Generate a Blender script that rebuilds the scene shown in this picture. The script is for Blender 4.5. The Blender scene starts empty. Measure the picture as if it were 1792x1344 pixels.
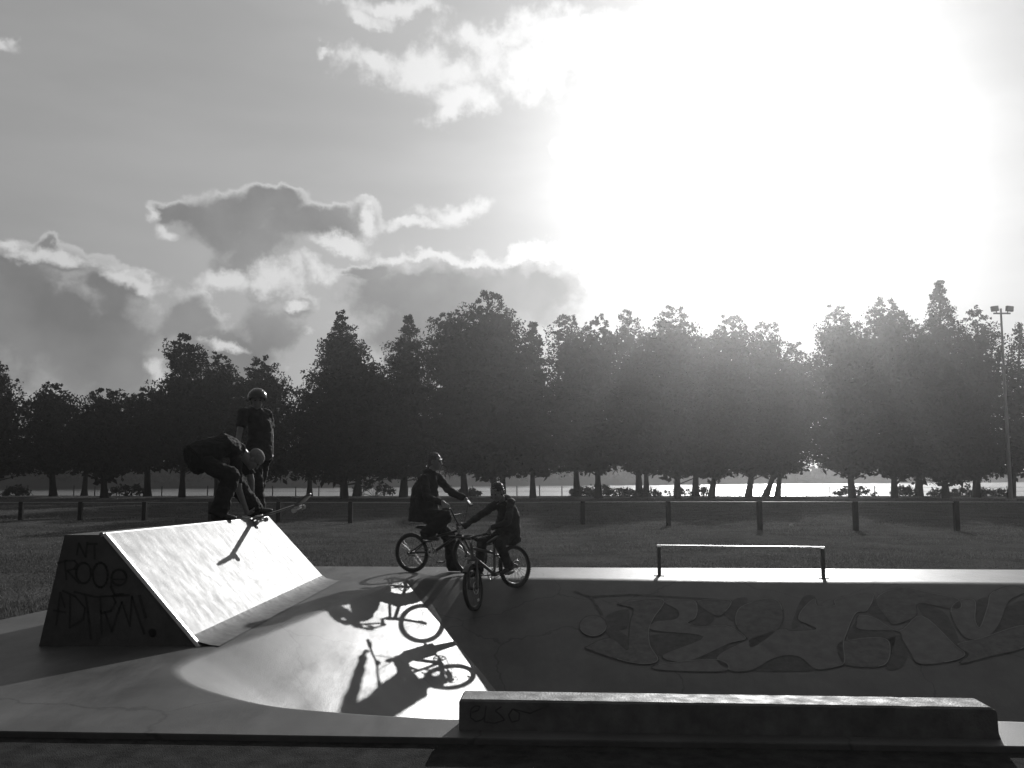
import bpy, math, random
import numpy as np
from mathutils import Vector, Matrix, Quaternion, noise as mnoise

random.seed(7)
RNG = np.random.default_rng(11)
S = bpy.context.scene
COL = S.collection
PI = math.pi
R = math.radians

# ------------------------------------------------------------------ camera
F_PX, CAM_H, HORIZ = 1600.0, 1.30, 830.0
PITCH = math.atan((HORIZ - 672.0) / F_PX)
FWD = Vector((0, math.cos(PITCH), math.sin(PITCH)))
UPV = Vector((0, -math.sin(PITCH), math.cos(PITCH)))
CAM = Vector((0, 0, CAM_H))

def ray(x, y):
    return (FWD + Vector((1, 0, 0)) * ((x - 896) / F_PX) + UPV * ((672 - y) / F_PX)).normalized()

def G(x, y, z=0.0):
    """ground point seen at a photo pixel"""
    d = ray(x, y)
    return CAM + d * ((z - CAM_H) / d.z)

def P(x, y, Y):
    """point at depth Y seen at a photo pixel"""
    d = ray(x, y)
    return CAM + d * (Y / d.y)

cam_d = bpy.data.cameras.new('camera')
cam_d.sensor_width = 36.0
cam_d.lens = 36.0 * F_PX / 1792.0
cam_d.clip_start = 0.05
cam_d.clip_end = 3000
cam = bpy.data.objects.new('camera', cam_d)
COL.objects.link(cam)
cam.location = CAM
cam.rotation_euler = (PI / 2 + PITCH, 0, 0)
S.camera = cam

# sun: shadows run towards the camera and a little to the left
SUN_AZ, SUN_EL = R(15.5), R(19.5)
SUN = Vector((math.sin(SUN_AZ) * math.cos(SUN_EL), math.cos(SUN_AZ) * math.cos(SUN_EL), math.sin(SUN_EL)))
sd = bpy.data.lights.new('sun', 'SUN')
sd.energy = 4.0
sd.angle = R(0.53)
sd.color = (1.0, 0.995, 0.985)
so = bpy.data.objects.new('sun', sd)
COL.objects.link(so)
so.rotation_euler = (-SUN).to_track_quat('-Z', 'Y').to_euler()

# ------------------------------------------------------------------ helpers
def tag(o, label=None, cat=None, group=None, kind=None):
    if label: o['label'] = label
    if cat: o['category'] = cat
    if group: o['group'] = group
    if kind: o['kind'] = kind
    return o

def empty(name, loc=(0, 0, 0)):
    o = bpy.data.objects.new(name, None)
    o.empty_display_size = 0.1
    COL.objects.link(o)
    o.location = loc
    return o

def origin_of(parent):
    v = Vector((0, 0, 0))
    while parent is not None:
        v += Vector(parent.location)
        parent = parent.parent
    return v

class MB:
    """collects shapes; build() links them as one mesh object (coordinates are world unless local=True)"""
    def __init__(self):
        self.v, self.f, self.sm = [], [], []

    def add(self, vs, fs, smooth=False):
        n = len(self.v)
        self.v += [tuple(q) for q in vs]
        self.f += [tuple(i + n for i in q) for q in fs]
        self.sm += [smooth] * len(fs)
        return self

    def box(self, c, s, ax=None, bevel=0.0):
        c = Vector(c)
        ax = ax or (Vector((1, 0, 0)), Vector((0, 1, 0)), Vector((0, 0, 1)))
        hx, hy, hz = s[0] / 2, s[1] / 2, s[2] / 2
        if bevel <= 0:
            vs = [c + ax[0] * (hx * a) + ax[1] * (hy * b) + ax[2] * (hz * d) for d in (-1, 1) for b in (-1, 1) for a in (-1, 1)]
            self.add(vs, [(0, 2, 3, 1), (4, 5, 7, 6), (0, 1, 5, 4), (2, 6, 7, 3), (0, 4, 6, 2), (1, 3, 7, 5)])
        else:
            b = min(bevel, hx * .9, hy * .9, hz * .9)
            import bmesh
            bm = bmesh.new()
            bmesh.ops.create_cube(bm, size=1)
            for q in bm.verts:
                q.co = Vector((q.co.x * s[0], q.co.y * s[1], q.co.z * s[2]))
            bmesh.ops.bevel(bm, geom=list(bm.edges), offset=b, segments=2, affect='EDGES', profile=.5)
            bm.verts.index_update()
            self.add([c + ax[0] * q.co.x + ax[1] * q.co.y + ax[2] * q.co.z for q in bm.verts],
                     [[w.index for w in q.verts] for q in bm.faces])
            bm.free()
        return self

    def tube(self, a, b, r0, r1=None, n=10, caps=True, smooth=True):
        a, b = Vector(a), Vector(b)
        r1 = r0 if r1 is None else r1
        d = b - a
        if d.length < 1e-7: return self
        d.normalize()
        u = d.orthogonal().normalized()
        w = d.cross(u)
        vs = []
        for q, r in ((a, r0), (b, r1)):
            for i in range(n):
                t = 2 * PI * i / n
                vs.append(q + u * (r * math.cos(t)) + w * (r * math.sin(t)))
        fs = [(i, (i + 1) % n, n + (i + 1) % n, n + i) for i in range(n)]
        self.add(vs, fs, smooth)
        if caps:
            self.add(vs, [tuple(range(n - 1, -1, -1)), tuple(range(n, 2 * n))])
        return self

    def path(self, pts, r, n=8, closed=False):
        pts = [Vector(q) for q in pts]
        m = len(pts)
        rs = r if isinstance(r, (list, tuple)) else [r] * m
        vs, fs = [], []
        prev = None
        for i in range(m):
            if closed:
                d = (pts[(i + 1) % m] - pts[i - 1])
            else:
                d = (pts[min(i + 1, m - 1)] - pts[max(i - 1, 0)])
            d.normalize()
            if prev is None:
                u = d.orthogonal().normalized()
            else:
                u = (prev - d * prev.dot(d))
                u = u.normalized() if u.length > 1e-6 else d.orthogonal().normalized()
            prev = u
            w = d.cross(u)
            for k in range(n):
                t = 2 * PI * k / n
                vs.append(pts[i] + u * (rs[i] * math.cos(t)) + w * (rs[i] * math.sin(t)))
        for i in range(m if closed else m - 1):
            j = (i + 1) % m
            for k in range(n):
                fs.append((i * n + k, i * n + (k + 1) % n, j * n + (k + 1) % n, j * n + k))
        self.add(vs, fs, True)
        if not closed:
            self.add(vs, [tuple(range(n - 1, -1, -1)), tuple(range((m - 1) * n, m * n))])
        return self

    def ell(self, c, ax, rad, nu=16, nv=10):
        c = Vector(c)
        vs = [c + ax[2] * rad[2]]
        for j in range(1, nv):
            p = PI * j / nv
            for i in range(nu):
                t = 2 * PI * i / nu
                vs.append(c + ax[0] * (rad[0] * math.sin(p) * math.cos(t)) + ax[1] * (rad[1] * math.sin(p) * math.sin(t)) + ax[2] * (rad[2] * math.cos(p)))
        vs.append(c - ax[2] * rad[2])
        fs = []
        for i in range(nu):
            fs.append((0, 1 + i, 1 + (i + 1) % nu))
            fs.append((len(vs) - 1, 1 + (nv - 2) * nu + (i + 1) % nu, 1 + (nv - 2) * nu + i))
        for j in range(nv - 2):
            for i in range(nu):
                a = 1 + j * nu
                fs.append((a + i, a + nu + i, a + nu + (i + 1) % nu, a + (i + 1) % nu))
        return self.add(vs, fs, True)

    def ball(self, c, r, nu=14, nv=8):
        return self.ell(c, (Vector((1, 0, 0)), Vector((0, 1, 0)), Vector((0, 0, 1))), (r, r, r), nu, nv)

    def capsule(self, a, b, r0, r1=None):
        r1 = r0 if r1 is None else r1
        self.tube(a, b, r0, r1, n=14)
        self.ball(a, r0)
        return self.ball(b, r1)

    def loft(self, secs, n=20):
        """secs: (centre, side vector, side radius, front radius); closed elliptical body"""
        m = len(secs)
        cs = [Vector(q[0]) for q in secs]
        vs = []
        for i, (c, sv, rs, rf) in enumerate(secs):
            d = (cs[min(i + 1, m - 1)] - cs[max(i - 1, 0)]).normalized()
            sv = Vector(sv)
            sv = (sv - d * sv.dot(d)).normalized()
            fv = d.cross(sv)
            for k in range(n):
                t = 2 * PI * k / n
                vs.append(cs[i] + sv * (rs * math.cos(t)) + fv * (rf * math.sin(t)))
        fs = [(i * n + k, i * n + (k + 1) % n, (i + 1) * n + (k + 1) % n, (i + 1) * n + k) for i in range(m - 1) for k in range(n)]
        self.add(vs, fs, True)
        return self.add(vs, [tuple(range(n - 1, -1, -1)), tuple(range((m - 1) * n, m * n))])

    def torus(self, c, axis, R0, r, n=40, m=10):
        c, axis = Vector(c), Vector(axis).normalized()
        u = axis.orthogonal().normalized()
        w = axis.cross(u)
        vs, fs = [], []
        for i in range(n):
            t = 2 * PI * i / n
            e = u * math.cos(t) + w * math.sin(t)
            for k in range(m):
                p = 2 * PI * k / m
                vs.append(c + e * (R0 + r * math.cos(p)) + axis * (r * math.sin(p)))
        for i in range(n):
            for k in range(m):
                fs.append((i * m + k, ((i + 1) % n) * m + k, ((i + 1) % n) * m + (k + 1) % m, i * m + (k + 1) % m))
        return self.add(vs, fs, True)

    def mesh(self, name, off=None, xf=None):
        me = bpy.data.meshes.new(name)
        vs = self.v
        if xf is not None:
            vs = [tuple(xf @ Vector(q)) for q in vs]
        if off is not None:
            vs = [(q[0] - off[0], q[1] - off[1], q[2] - off[2]) for q in vs]
        me.from_pydata(vs, [], self.f)
        me.polygons.foreach_set('use_smooth', self.sm)
        me.update()
        return me

    def build(self, name, mat, parent=None, xf=None, loc=None):
        off = origin_of(parent) if parent is not None else (Vector(loc) if loc is not None else None)
        me = self.mesh(name, off, xf)
        me.materials.append(mat)
        o = bpy.data.objects.new(name, me)
        COL.objects.link(o)
        if parent is not None:
            o.parent = parent
        elif loc is not None:
            o.location = loc
        return o

    def remesh(self, name, mat, parent, voxel, smooth=3, wrinkle=0.0, wscale=9.0, seed=0.0):
        """fuse all the collected volumes into one continuous skin"""
        o = self.build(name, mat, parent)
        md = o.modifiers.new('fuse', 'REMESH')
        md.mode = 'VOXEL'
        md.voxel_size = voxel
        md.use_smooth_shade = True
        sm = o.modifiers.new('smooth', 'SMOOTH')
        sm.factor = 0.5
        sm.iterations = smooth
        dg = bpy.context.evaluated_depsgraph_get()
        me = bpy.data.meshes.new_from_object(o.evaluated_get(dg))
        o.modifiers.clear()
        old = o.data
        o.data = me
        me.name = name
        bpy.data.meshes.remove(old)
        if wrinkle > 0:
            ns = [q.vector.copy() for q in me.vertex_normals]
            for q, nn in zip(me.vertices, ns):
                a = mnoise.noise(Vector((q.co.x * wscale + seed, q.co.y * wscale, q.co.z * wscale * 1.7)))
                b = mnoise.noise(Vector((q.co.x * wscale * 2.7, q.co.y * wscale * 2.7 + seed, q.co.z * wscale * 4)))
                q.co += nn * (wrinkle * (a + .5 * b))
        if not me.materials:
            me.materials.append(mat)
        me.polygons.foreach_set('use_smooth', [True] * len(me.polygons))
        return o

# ------------------------------------------------------------------ materials (the photograph is black and white)
def mat(name, base, rough=.8, var=.25, scale=6.0, bump=0.0, bscale=60.0, spec=.5, metal=0.0, rvar=0.0, detail=6, stretch=None):
    m = bpy.data.materials.new(name)
    m.use_nodes = True
    nt = m.node_tree
    N, L = nt.nodes, nt.links
    b = N['Principled BSDF']
    b.inputs['Roughness'].default_value = rough
    b.inputs['Specular IOR Level'].default_value = spec
    b.inputs['Metallic'].default_value = metal
    tc = N.new('ShaderNodeTexCoord')
    src = tc.outputs['Object']
    if stretch:
        mp = N.new('ShaderNodeMapping')
        mp.inputs['Scale'].default_value = stretch
        L.new(src, mp.inputs['Vector'])
        src = mp.outputs['Vector']
    nz = N.new('ShaderNodeTexNoise')
    nz.inputs['Scale'].default_value = scale
    nz.inputs['Detail'].default_value = detail
    nz.inputs['Roughness'].default_value = .62
    L.new(src, nz.inputs['Vector'])
    cr = N.new('ShaderNodeMapRange')
    cr.inputs['From Min'].default_value = .3
    cr.inputs['From Max'].default_value = .7
    cr.inputs['To Min'].default_value = base * (1 - var)
    cr.inputs['To Max'].default_value = base * (1 + var)
    L.new(nz.outputs['Fac'], cr.inputs['Value'])
    cc = N.new('ShaderNodeCombineColor')
    for k in ('Red', 'Green', 'Blue'):
        L.new(cr.outputs['Result'], cc.inputs[k])
    L.new(cc.outputs['Color'], b.inputs['Base Color'])
    if rvar > 0:
        r2 = N.new('ShaderNodeMapRange')
        r2.inputs['From Min'].default_value = .3
        r2.inputs['From Max'].default_value = .7
        r2.inputs['To Min'].default_value = rough - rvar
        r2.inputs['To Max'].default_value = rough + rvar
        n2 = N.new('ShaderNodeTexNoise')
        n2.inputs['Scale'].default_value = scale * 1.7
        n2.inputs['Detail'].default_value = 8
        L.new(src, n2.inputs['Vector'])
        L.new(n2.outputs['Fac'], r2.inputs['Value'])
        L.new(r2.outputs['Result'], b.inputs['Roughness'])
    if bump > 0:
        n3 = N.new('ShaderNodeTexNoise')
        n3.inputs['Scale'].default_value = bscale
        n3.inputs['Detail'].default_value = 5
        L.new(src, n3.inputs['Vector'])
        bp = N.new('ShaderNodeBump')
        bp.inputs['Strength'].default_value = bump
        bp.inputs['Distance'].default_value = .02
        L.new(n3.outputs['Fac'], bp.inputs['Height'])
        L.new(bp.outputs['Normal'], b.inputs['Normal'])
    return m

M = {}
M['ledge'] = mat('ledge_concrete', .12, .66, .35, 7, .25, 90, spec=.22, rvar=.14)
M['ramp_side'] = mat('ramp_side_ply', .085, .85, .25, 6, .1, 60, spec=.2)
M['ramp_face'] = mat('ramp_face_board', .22, .56, .38, 3.0, .05, 40, spec=.36, rvar=.09, stretch=(1.2, .7, 1.2))
M['toe'] = mat('ramp_toe_plate', .10, .68, .45, 8, .1, 60, spec=.2, rvar=.08)
M['steel'] = mat('bare_steel', .55, .36, .15, 30, metal=1.0, rvar=.06)
M['dark_steel'] = mat('dark_painted_steel', .05, .45, .2, 20)
M['chrome'] = mat('dull_rim_metal', .10, .38, .1, 20, metal=1.0)
M['frame_a'] = mat('black_frame_paint', .03, .35, .2, 10)
M['frame_b'] = mat('grey_frame_paint', .10, .35, .2, 10)
M['rubber'] = mat('tyre_rubber', .022, .75, .3, 40)
M['saddle'] = mat('saddle_vinyl', .025, .5, .2, 30)
M['skin'] = mat('skin', .19, .5, .12, 20, spec=.4)
M['hair_dark'] = mat('dark_hair', .03, .5, .4, 60, .4, 200)
M['hair_fair'] = mat('fair_hair', .09, .6, .3, 60, .4, 200)
M['eye'] = mat('eye', .05, .2, .1, 20)
M['hoodie'] = mat('dark_hoodie_cloth', .03, .9, .25, 14, .3, 160, spec=.2)
M['shirt_grey'] = mat('grey_shirt_cloth', .04, .9, .25, 14, .3, 160, spec=.2)
M['tee_dark'] = mat('dark_tee_cloth', .025, .9, .25, 14, .3, 160, spec=.2)
M['jacket'] = mat('kid_jacket_cloth', .035, .8, .25, 14, .3, 160, spec=.3)
M['trousers'] = mat('dark_trouser_cloth', .025, .92, .3, 14, .3, 160, spec=.2)
M['jeans'] = mat('jeans_cloth', .035, .92, .3, 14, .3, 160, spec=.2)
M['shoe'] = mat('shoe_leather', .03, .6, .3, 20)
M['lace'] = mat('shoe_lace', .6, .8, .1, 20)
M['helmet'] = mat('helmet_shell', .035, .2, .1, 10, spec=.6)
M['cap'] = mat('cap_cloth', .17, .9, .2, 20, .2, 150)
M['deck_ply'] = mat('skateboard_deck_ply', .10, .45, .25, 14, stretch=(1, 6, 6))
M['urethane'] = mat('skateboard_wheel', .45, .5, .1, 20)
M['spray'] = mat('black_spray_paint', .036, .7, .3, 30, spec=.3)
M['spray_mid'] = mat('dark_grey_spray_paint', .108, .75, .3, 12, spec=.2)
M['spray_light'] = mat('pale_grey_spray_paint', .132, .75, .2, 8, spec=.2)
M['spray_pale'] = mat('pale_outline_spray_paint', .20, .75, .2, 8, spec=.2)
M['mural_dark'] = mat('faded_dark_spray_paint', .066, .7, .3, 12, spec=.2)
M['timber'] = mat('weathered_timber', .03, .95, .35, 9, .4, 50, spec=.05, stretch=(4, 4, 1))
M['bark'] = mat('bark', .022, 1.0, .4, 5, .6, 20, spec=.0, stretch=(3, 3, .6))
M['galv'] = mat('galvanised_steel', .25, .5, .15, 20, metal=.6)
M['lamp_body'] = mat('lamp_housing', .08, .5, .2, 20)
M['lamp_glass'] = mat('lamp_glass', .2, .15, .1, 20)

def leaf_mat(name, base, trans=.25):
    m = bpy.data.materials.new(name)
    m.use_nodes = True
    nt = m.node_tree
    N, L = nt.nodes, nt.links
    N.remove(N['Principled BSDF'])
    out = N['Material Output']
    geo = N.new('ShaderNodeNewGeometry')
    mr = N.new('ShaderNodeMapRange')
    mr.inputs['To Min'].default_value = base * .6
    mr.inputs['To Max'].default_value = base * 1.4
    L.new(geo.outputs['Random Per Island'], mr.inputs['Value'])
    cc = N.new('ShaderNodeCombineColor')
    for k in ('Red', 'Green', 'Blue'):
        L.new(mr.outputs['Result'], cc.inputs[k])
    d = N.new('ShaderNodeBsdfDiffuse')
    t = N.new('ShaderNodeBsdfTranslucent')
    mx = N.new('ShaderNodeMixShader')
    mx.inputs[0].default_value = trans
    L.new(cc.outputs['Color'], d.inputs['Color'])
    L.new(cc.outputs['Color'], t.inputs['Color'])
    L.new(d.outputs[0], mx.inputs[1])
    L.new(t.outputs[0], mx.inputs[2])
    L.new(mx.outputs[0], out.inputs['Surface'])
    return m

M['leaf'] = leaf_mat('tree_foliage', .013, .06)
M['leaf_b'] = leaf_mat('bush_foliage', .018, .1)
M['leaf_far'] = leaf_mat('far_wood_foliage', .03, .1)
M['grass'] = leaf_mat('grass_blades', .10, .42)

def concrete(name, base, crack=.62, r0=.40, r1=.60, sc=4.5, spec=.15, ctr=.2, mscale=(1.0, .28, 1.0), mrot=35):
    """worn concrete: mottling, streaks, hairline cracks, sealed patches that shine more than others"""
    m = mat(name, base, .55, .22, 1.6, .12, 120, spec=spec, rvar=.0)
    nt = m.node_tree
    N, L = nt.nodes, nt.links
    b = N['Principled BSDF']
    tc = [q for q in N if q.type == 'TEX_COORD'][0]
    mp = N.new('ShaderNodeMapping')
    mp.inputs['Scale'].default_value = mscale
    mp.inputs['Rotation'].default_value = (0, 0, R(mrot))
    L.new(tc.outputs['Object'], mp.inputs['Vector'])
    st = N.new('ShaderNodeTexNoise')
    st.inputs['Scale'].default_value = sc
    st.inputs['Detail'].default_value = 9
    st.inputs['Roughness'].default_value = .7
    L.new(mp.outputs['Vector'], st.inputs['Vector'])
    rr = N.new('ShaderNodeMapRange')
    rr.inputs['From Min'].default_value = .32
    rr.inputs['From Max'].default_value = .68
    rr.inputs['To Min'].default_value = r0
    rr.inputs['To Max'].default_value = r1
    L.new(st.outputs['Fac'], rr.inputs['Value'])
    L.new(rr.outputs['Result'], b.inputs['Roughness'])
    # hairline cracks
    vo = N.new('ShaderNodeTexVoronoi')
    vo.feature = 'DISTANCE_TO_EDGE'
    vo.inputs['Scale'].default_value = .45
    wn = N.new('ShaderNodeTexNoise')
    wn.inputs['Scale'].default_value = 3.0
    wn.inputs['Detail'].default_value = 4
    L.new(tc.outputs['Object'], wn.inputs['Vector'])
    wm = N.new('ShaderNodeVectorMath')
    wm.operation = 'MULTIPLY_ADD'
    wm.inputs[1].default_value = (.35, .35, .35)
    L.new(wn.outputs['Color'], wm.inputs[0])
    L.new(tc.outputs['Object'], wm.inputs[2])
    L.new(wm.outputs['Vector'], vo.inputs['Vector'])
    ck = N.new('ShaderNodeMapRange')
    ck.inputs['From Min'].default_value = 0.0
    ck.inputs['From Max'].default_value = .006
    ck.inputs['To Min'].default_value = crack
    ck.inputs['To Max'].default_value = 1.0
    L.new(vo.outputs['Distance'], ck.inputs['Value'])
    s2 = N.new('ShaderNodeMapRange')
    s2.inputs['From Min'].default_value = .3
    s2.inputs['From Max'].default_value = .7
    s2.inputs['To Min'].default_value = 1 - ctr
    s2.inputs['To Max'].default_value = 1 + ctr
    L.new(st.outputs['Fac'], s2.inputs['Value'])
    mu = N.new('ShaderNodeMath')
    mu.operation = 'MULTIPLY'
    L.new(ck.outputs['Result'], mu.inputs[0])
    L.new(s2.outputs['Result'], mu.inputs[1])
    old = b.inputs['Base Color'].links[0].from_socket
    vm = N.new('ShaderNodeVectorMath')
    vm.operation = 'SCALE'
    L.new(old, vm.inputs[0])
    L.new(mu.outputs[0], vm.inputs['Scale'])
    L.new(vm.outputs['Vector'], b.inputs['Base Color'])
    return m

M['concrete'] = concrete('skatepark_concrete', .092, r0=.38, r1=.57, spec=.14)
M['ramp_face'] = concrete('ramp_face_board', .19, 1.0, .49, .64, 7.5, .30, .24, (.8, 1.2, .8), -30)
M['edge'] = mat('worn_light_steel', .8, .5, .1, 12, metal=.85, rvar=.05)
M['ground'] = mat('rough_turf', .08, 1.0, .45, .8, .6, 40, spec=.0, detail=10)
M['hill'] = mat('far_hill', .03, 1.0, .3, .05, spec=.0)

def water_mat():
    m = bpy.data.materials.new('lake_water')
    m.use_nodes = True
    nt = m.node_tree
    N, L = nt.nodes, nt.links
    b = N['Principled BSDF']
    b.inputs['Base Color'].default_value = (.02, .02, .02, 1)
    b.inputs['Roughness'].default_value = .27
    tc = N.new('ShaderNodeTexCoord')
    mp = N.new('ShaderNodeMapping')
    mp.inputs['Scale'].default_value = (.5, 1.6, 1)
    L.new(tc.outputs['Object'], mp.inputs['Vector'])
    n = N.new('ShaderNodeTexNoise')
    n.inputs['Scale'].default_value = .9
    n.inputs['Detail'].default_value = 6
    L.new(mp.outputs['Vector'], n.inputs['Vector'])
    bp = N.new('ShaderNodeBump')
    bp.inputs['Strength'].default_value = 1.0
    bp.inputs['Distance'].default_value = .09
    L.new(n.outputs['Fac'], bp.inputs['Height'])
    L.new(bp.outputs['Normal'], b.inputs['Normal'])
    return m
M['water'] = water_mat()

# ------------------------------------------------------------------ sky
def build_world():
    w = bpy.data.worlds.new('World')
    S.world = w
    w.use_nodes = True
    nt = w.node_tree
    N, L = nt.nodes, nt.links
    bg = N['Background']

    def math_(op, a, b=None, c=None, clamp=False, tree=nt):
        n = tree.nodes.new('ShaderNodeMath')
        n.operation = op
        n.use_clamp = clamp
        for i, q in enumerate((a, b, c)):
            if q is None: continue
            if isinstance(q, (int, float)): n.inputs[i].default_value = q
            else: tree.links.new(q, n.inputs[i])
        return n.outputs[0]

    def smooth(x, lo, hi, a=0.0, b=1.0):
        n = N.new('ShaderNodeMapRange')
        n.interpolation_type = 'SMOOTHSTEP'
        n.inputs['From Min'].default_value = lo
        n.inputs['From Max'].default_value = hi
        n.inputs['To Min'].default_value = a
        n.inputs['To Max'].default_value = b
        L.new(x, n.inputs['Value'])
        return n.outputs['Result']

    tc = N.new('ShaderNodeTexCoord')
    D = tc.outputs['Generated']
    sep = N.new('ShaderNodeSeparateXYZ')
    L.new(D, sep.inputs[0])
    U = math_('ARCTAN2', sep.outputs['X'], sep.outputs['Y'])
    V = math_('ARCSINE', sep.outputs['Z'])

    sky = N.new('ShaderNodeTexSky')
    sky.sky_type = 'NISHITA'
    sky.sun_disc = False
    sky.sun_elevation = SUN_EL
    sky.sun_rotation = SUN_AZ
    sky.air_density = 1.0
    sky.dust_density = 1.5
    bw = N.new('ShaderNodeRGBToBW')
    L.new(sky.outputs['Color'], bw.inputs[0])
    dot = N.new('ShaderNodeVectorMath')
    dot.operation = 'DOT_PRODUCT'
    L.new(D, dot.inputs[0])
    dot.inputs[1].default_value = SUN
    th = math_('ARCCOSINE', math_('MINIMUM', dot.outputs['Value'], .99999))
    thd = math_('MAXIMUM', math_('MULTIPLY', th, 180 / PI), 2.5)
    aure = math_('DIVIDE', 19.5, thd)          # aureole round the sun, 1 at 19.5 degrees
    clear = math_('ADD', math_('MULTIPLY', bw.outputs[0], SKY_NISH), math_('ADD', math_('MULTIPLY', aure, SKY_AUR), smooth(dot.outputs['Value'], -.15, .7, .06, .165)))
    # thin cirrus veil
    cmb = N.new('ShaderNodeCombineXYZ')
    L.new(U, cmb.inputs[0])
    L.new(V, cmb.inputs[1])
    UV = cmb.outputs[0]
    ci = N.new('ShaderNodeTexNoise')
    ci.inputs['Scale'].default_value = 3.0
    ci.inputs['Detail'].default_value = 7
    mpc = N.new('ShaderNodeMapping')
    mpc.inputs['Scale'].default_value = (1.0, 4.0, 1)
    mpc.inputs['Rotation'].default_value = (0, 0, .12)
    L.new(UV, mpc.inputs['Vector'])
    L.new(mpc.outputs['Vector'], ci.inputs['Vector'])
    clear = math_('MULTIPLY', clear, smooth(ci.outputs['Fac'], .3, .75, .95, 1.09))

    # cumulus: soft ellipses in azimuth / elevation, broken up by fractal noise
    def ang(x, y):
        d = ray(x, y)
        return math.atan2(d.x, d.y), math.asin(d.z)
    dark = [(412, 378, 108, 66), (365, 370, 70, 42), (505, 388, 90, 48), (430, 455, 66, 60), (480, 345, 70, 32), (330, 362, 75, 24), (560, 390, 120, 36), (640, 385, 40, 38), (440, 420, 90, 40), (285, 368, 38, 24),
            (40, 570, 250, 130), (190, 610, 130, 140), (20, 490, 130, 70), (85, 432, 30, 20), (190, 490, 95, 32), (100, 455, 120, 30),
            (470, 575, 80, 56), (390, 625, 130, 70), (470, 490, 70, 50), (520, 530, 40, 24), (330, 560, 70, 60),
            (770, 520, 200, 85), (900, 512, 150, 74), (690, 510, 110, 62), (720, 590, 100, 70), (640, 468, 60, 16)]
    white = [(750, 125, 165, 42), (810, 172, 75, 40), (930, 120, 200, 66), (655, 112, 70, 28), (690, 14, 110, 22), (1010, 60, 190, 46), (785, 200, 55, 25), (860, 60, 110, 30),
             (800, 368, 70, 22), (730, 385, 60, 14), (1000, 240, 50, 30), (480, 486, 70, 34), (390, 490, 60, 26), (560, 470, 34, 22), (600, 420, 70, 26), (5, 80, 40, 14), (640, 35, 40, 20), (565, 90, 26, 12),
             (105, 452, 110, 20), (225, 478, 70, 20), (20, 432, 50, 12), (648, 384, 30, 34), (270, 366, 24, 20), (590, 424, 75, 16), (300, 400, 30, 14), (760, 442, 140, 11), (930, 440, 110, 14),
             (515, 522, 34, 12), (280, 650, 26, 34), (390, 610, 46, 14)]

    def group(name, ells, amp=.75, warp=.055):
        g = bpy.data.node_groups.new(name, 'ShaderNodeTree')
        g.interface.new_socket('UV', in_out='INPUT', socket_type='NodeSocketVector')
        g.interface.new_socket('d', in_out='OUTPUT', socket_type='NodeSocketFloat')
        gi = g.nodes.new('NodeGroupInput')
        go = g.nodes.new('NodeGroupOutput')
        # large and small billows push the outline about
        nz = g.nodes.new('ShaderNodeTexNoise')
        nz.inputs['Scale'].default_value = 13
        nz.inputs['Detail'].default_value = 8
        nz.inputs['Roughness'].default_value = .6
        g.links.new(gi.outputs[0], nz.inputs['Vector'])
        wr = g.nodes.new('ShaderNodeVectorMath')
        wr.operation = 'MULTIPLY_ADD'
        sub = g.nodes.new('ShaderNodeVectorMath')
        sub.operation = 'SUBTRACT'
        sub.inputs[1].default_value = (.5, .5, .5)
        g.links.new(nz.outputs['Color'], sub.inputs[0])
        wr.inputs[1].default_value = (warp, warp * .9, 0)
        g.links.new(sub.outputs[0], wr.inputs[0])
        g.links.new(gi.outputs[0], wr.inputs[2])
        acc = None
        for (x, y, a, b) in ells:
            u0, v0 = ang(x, y)
            du = abs(ang(x + a, y)[0] - ang(x - a, y)[0]) / 2
            dv = abs(ang(x, y + b)[1] - ang(x, y - b)[1]) / 2
            q = g.nodes.new('ShaderNodeVectorMath')
            q.operation = 'MULTIPLY_ADD'
            q.inputs[1].default_value = (1 / du, 1 / dv, 0)
            q.inputs[2].default_value = (-u0 / du, -v0 / dv, 0)
            g.links.new(wr.outputs[0], q.inputs[0])
            ln = g.nodes.new('ShaderNodeVectorMath')
            ln.operation = 'LENGTH'
            g.links.new(q.outputs[0], ln.inputs[0])
            acc = ln.outputs['Value'] if acc is None else math_('SMOOTH_MIN', acc, ln.outputs['Value'], .22, tree=g)
        n2 = g.nodes.new('ShaderNodeTexNoise')
        n2.inputs['Scale'].default_value = 42
        n2.inputs['Detail'].default_value = 9
        n2.inputs['Roughness'].default_value = .62
        g.links.new(gi.outputs[0], n2.inputs['Vector'])
        d = math_('SUBTRACT', 1.0, acc, tree=g)
        d = math_('ADD', d, math_('MULTIPLY', math_('SUBTRACT', n2.outputs['Fac'], .5, tree=g), amp, tree=g), tree=g)
        for sc_, am_ in ((38, .38),):            # cauliflower billows
            vo = g.nodes.new('ShaderNodeTexVoronoi')
            vo.feature = 'F1'
            vo.inputs['Scale'].default_value = sc_
            g.links.new(wr.outputs[0], vo.inputs['Vector'])
            d = math_('ADD', d, math_('MULTIPLY', math_('SUBTRACT', .42, vo.outputs['Distance'], tree=g), am_, tree=g), tree=g)
        g.links.new(d, go.inputs[0])
        return g

    gd, gw = group('cumulus', dark), group('bright_cloud', white, 1.7, .085)
    def use(g, vec):
        n = N.new('ShaderNodeGroup')
        n.node_tree = g
        L.new(vec, n.inputs[0])
        return n.outputs[0]
    shf = N.new('ShaderNodeVectorMath')
    shf.operation = 'ADD'
    shf.inputs[1].default_value = (.004, .009, 0)          # a step towards the sun
    L.new(UV, shf.inputs[0])
    d0 = use(gd, UV)
    d1 = use(gd, shf.outputs[0])
    w0 = use(gw, UV)
    aD = smooth(d0, -.09, .22)
    aW = smooth(w0, -.15, .75, 0, .92)
    lit = smooth(math_('SUBTRACT', d0, d1), .0, .30)      # thin towards the sun: silver lining
    thin = smooth(d0, .0, .48, 1.0, 0.0)
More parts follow.
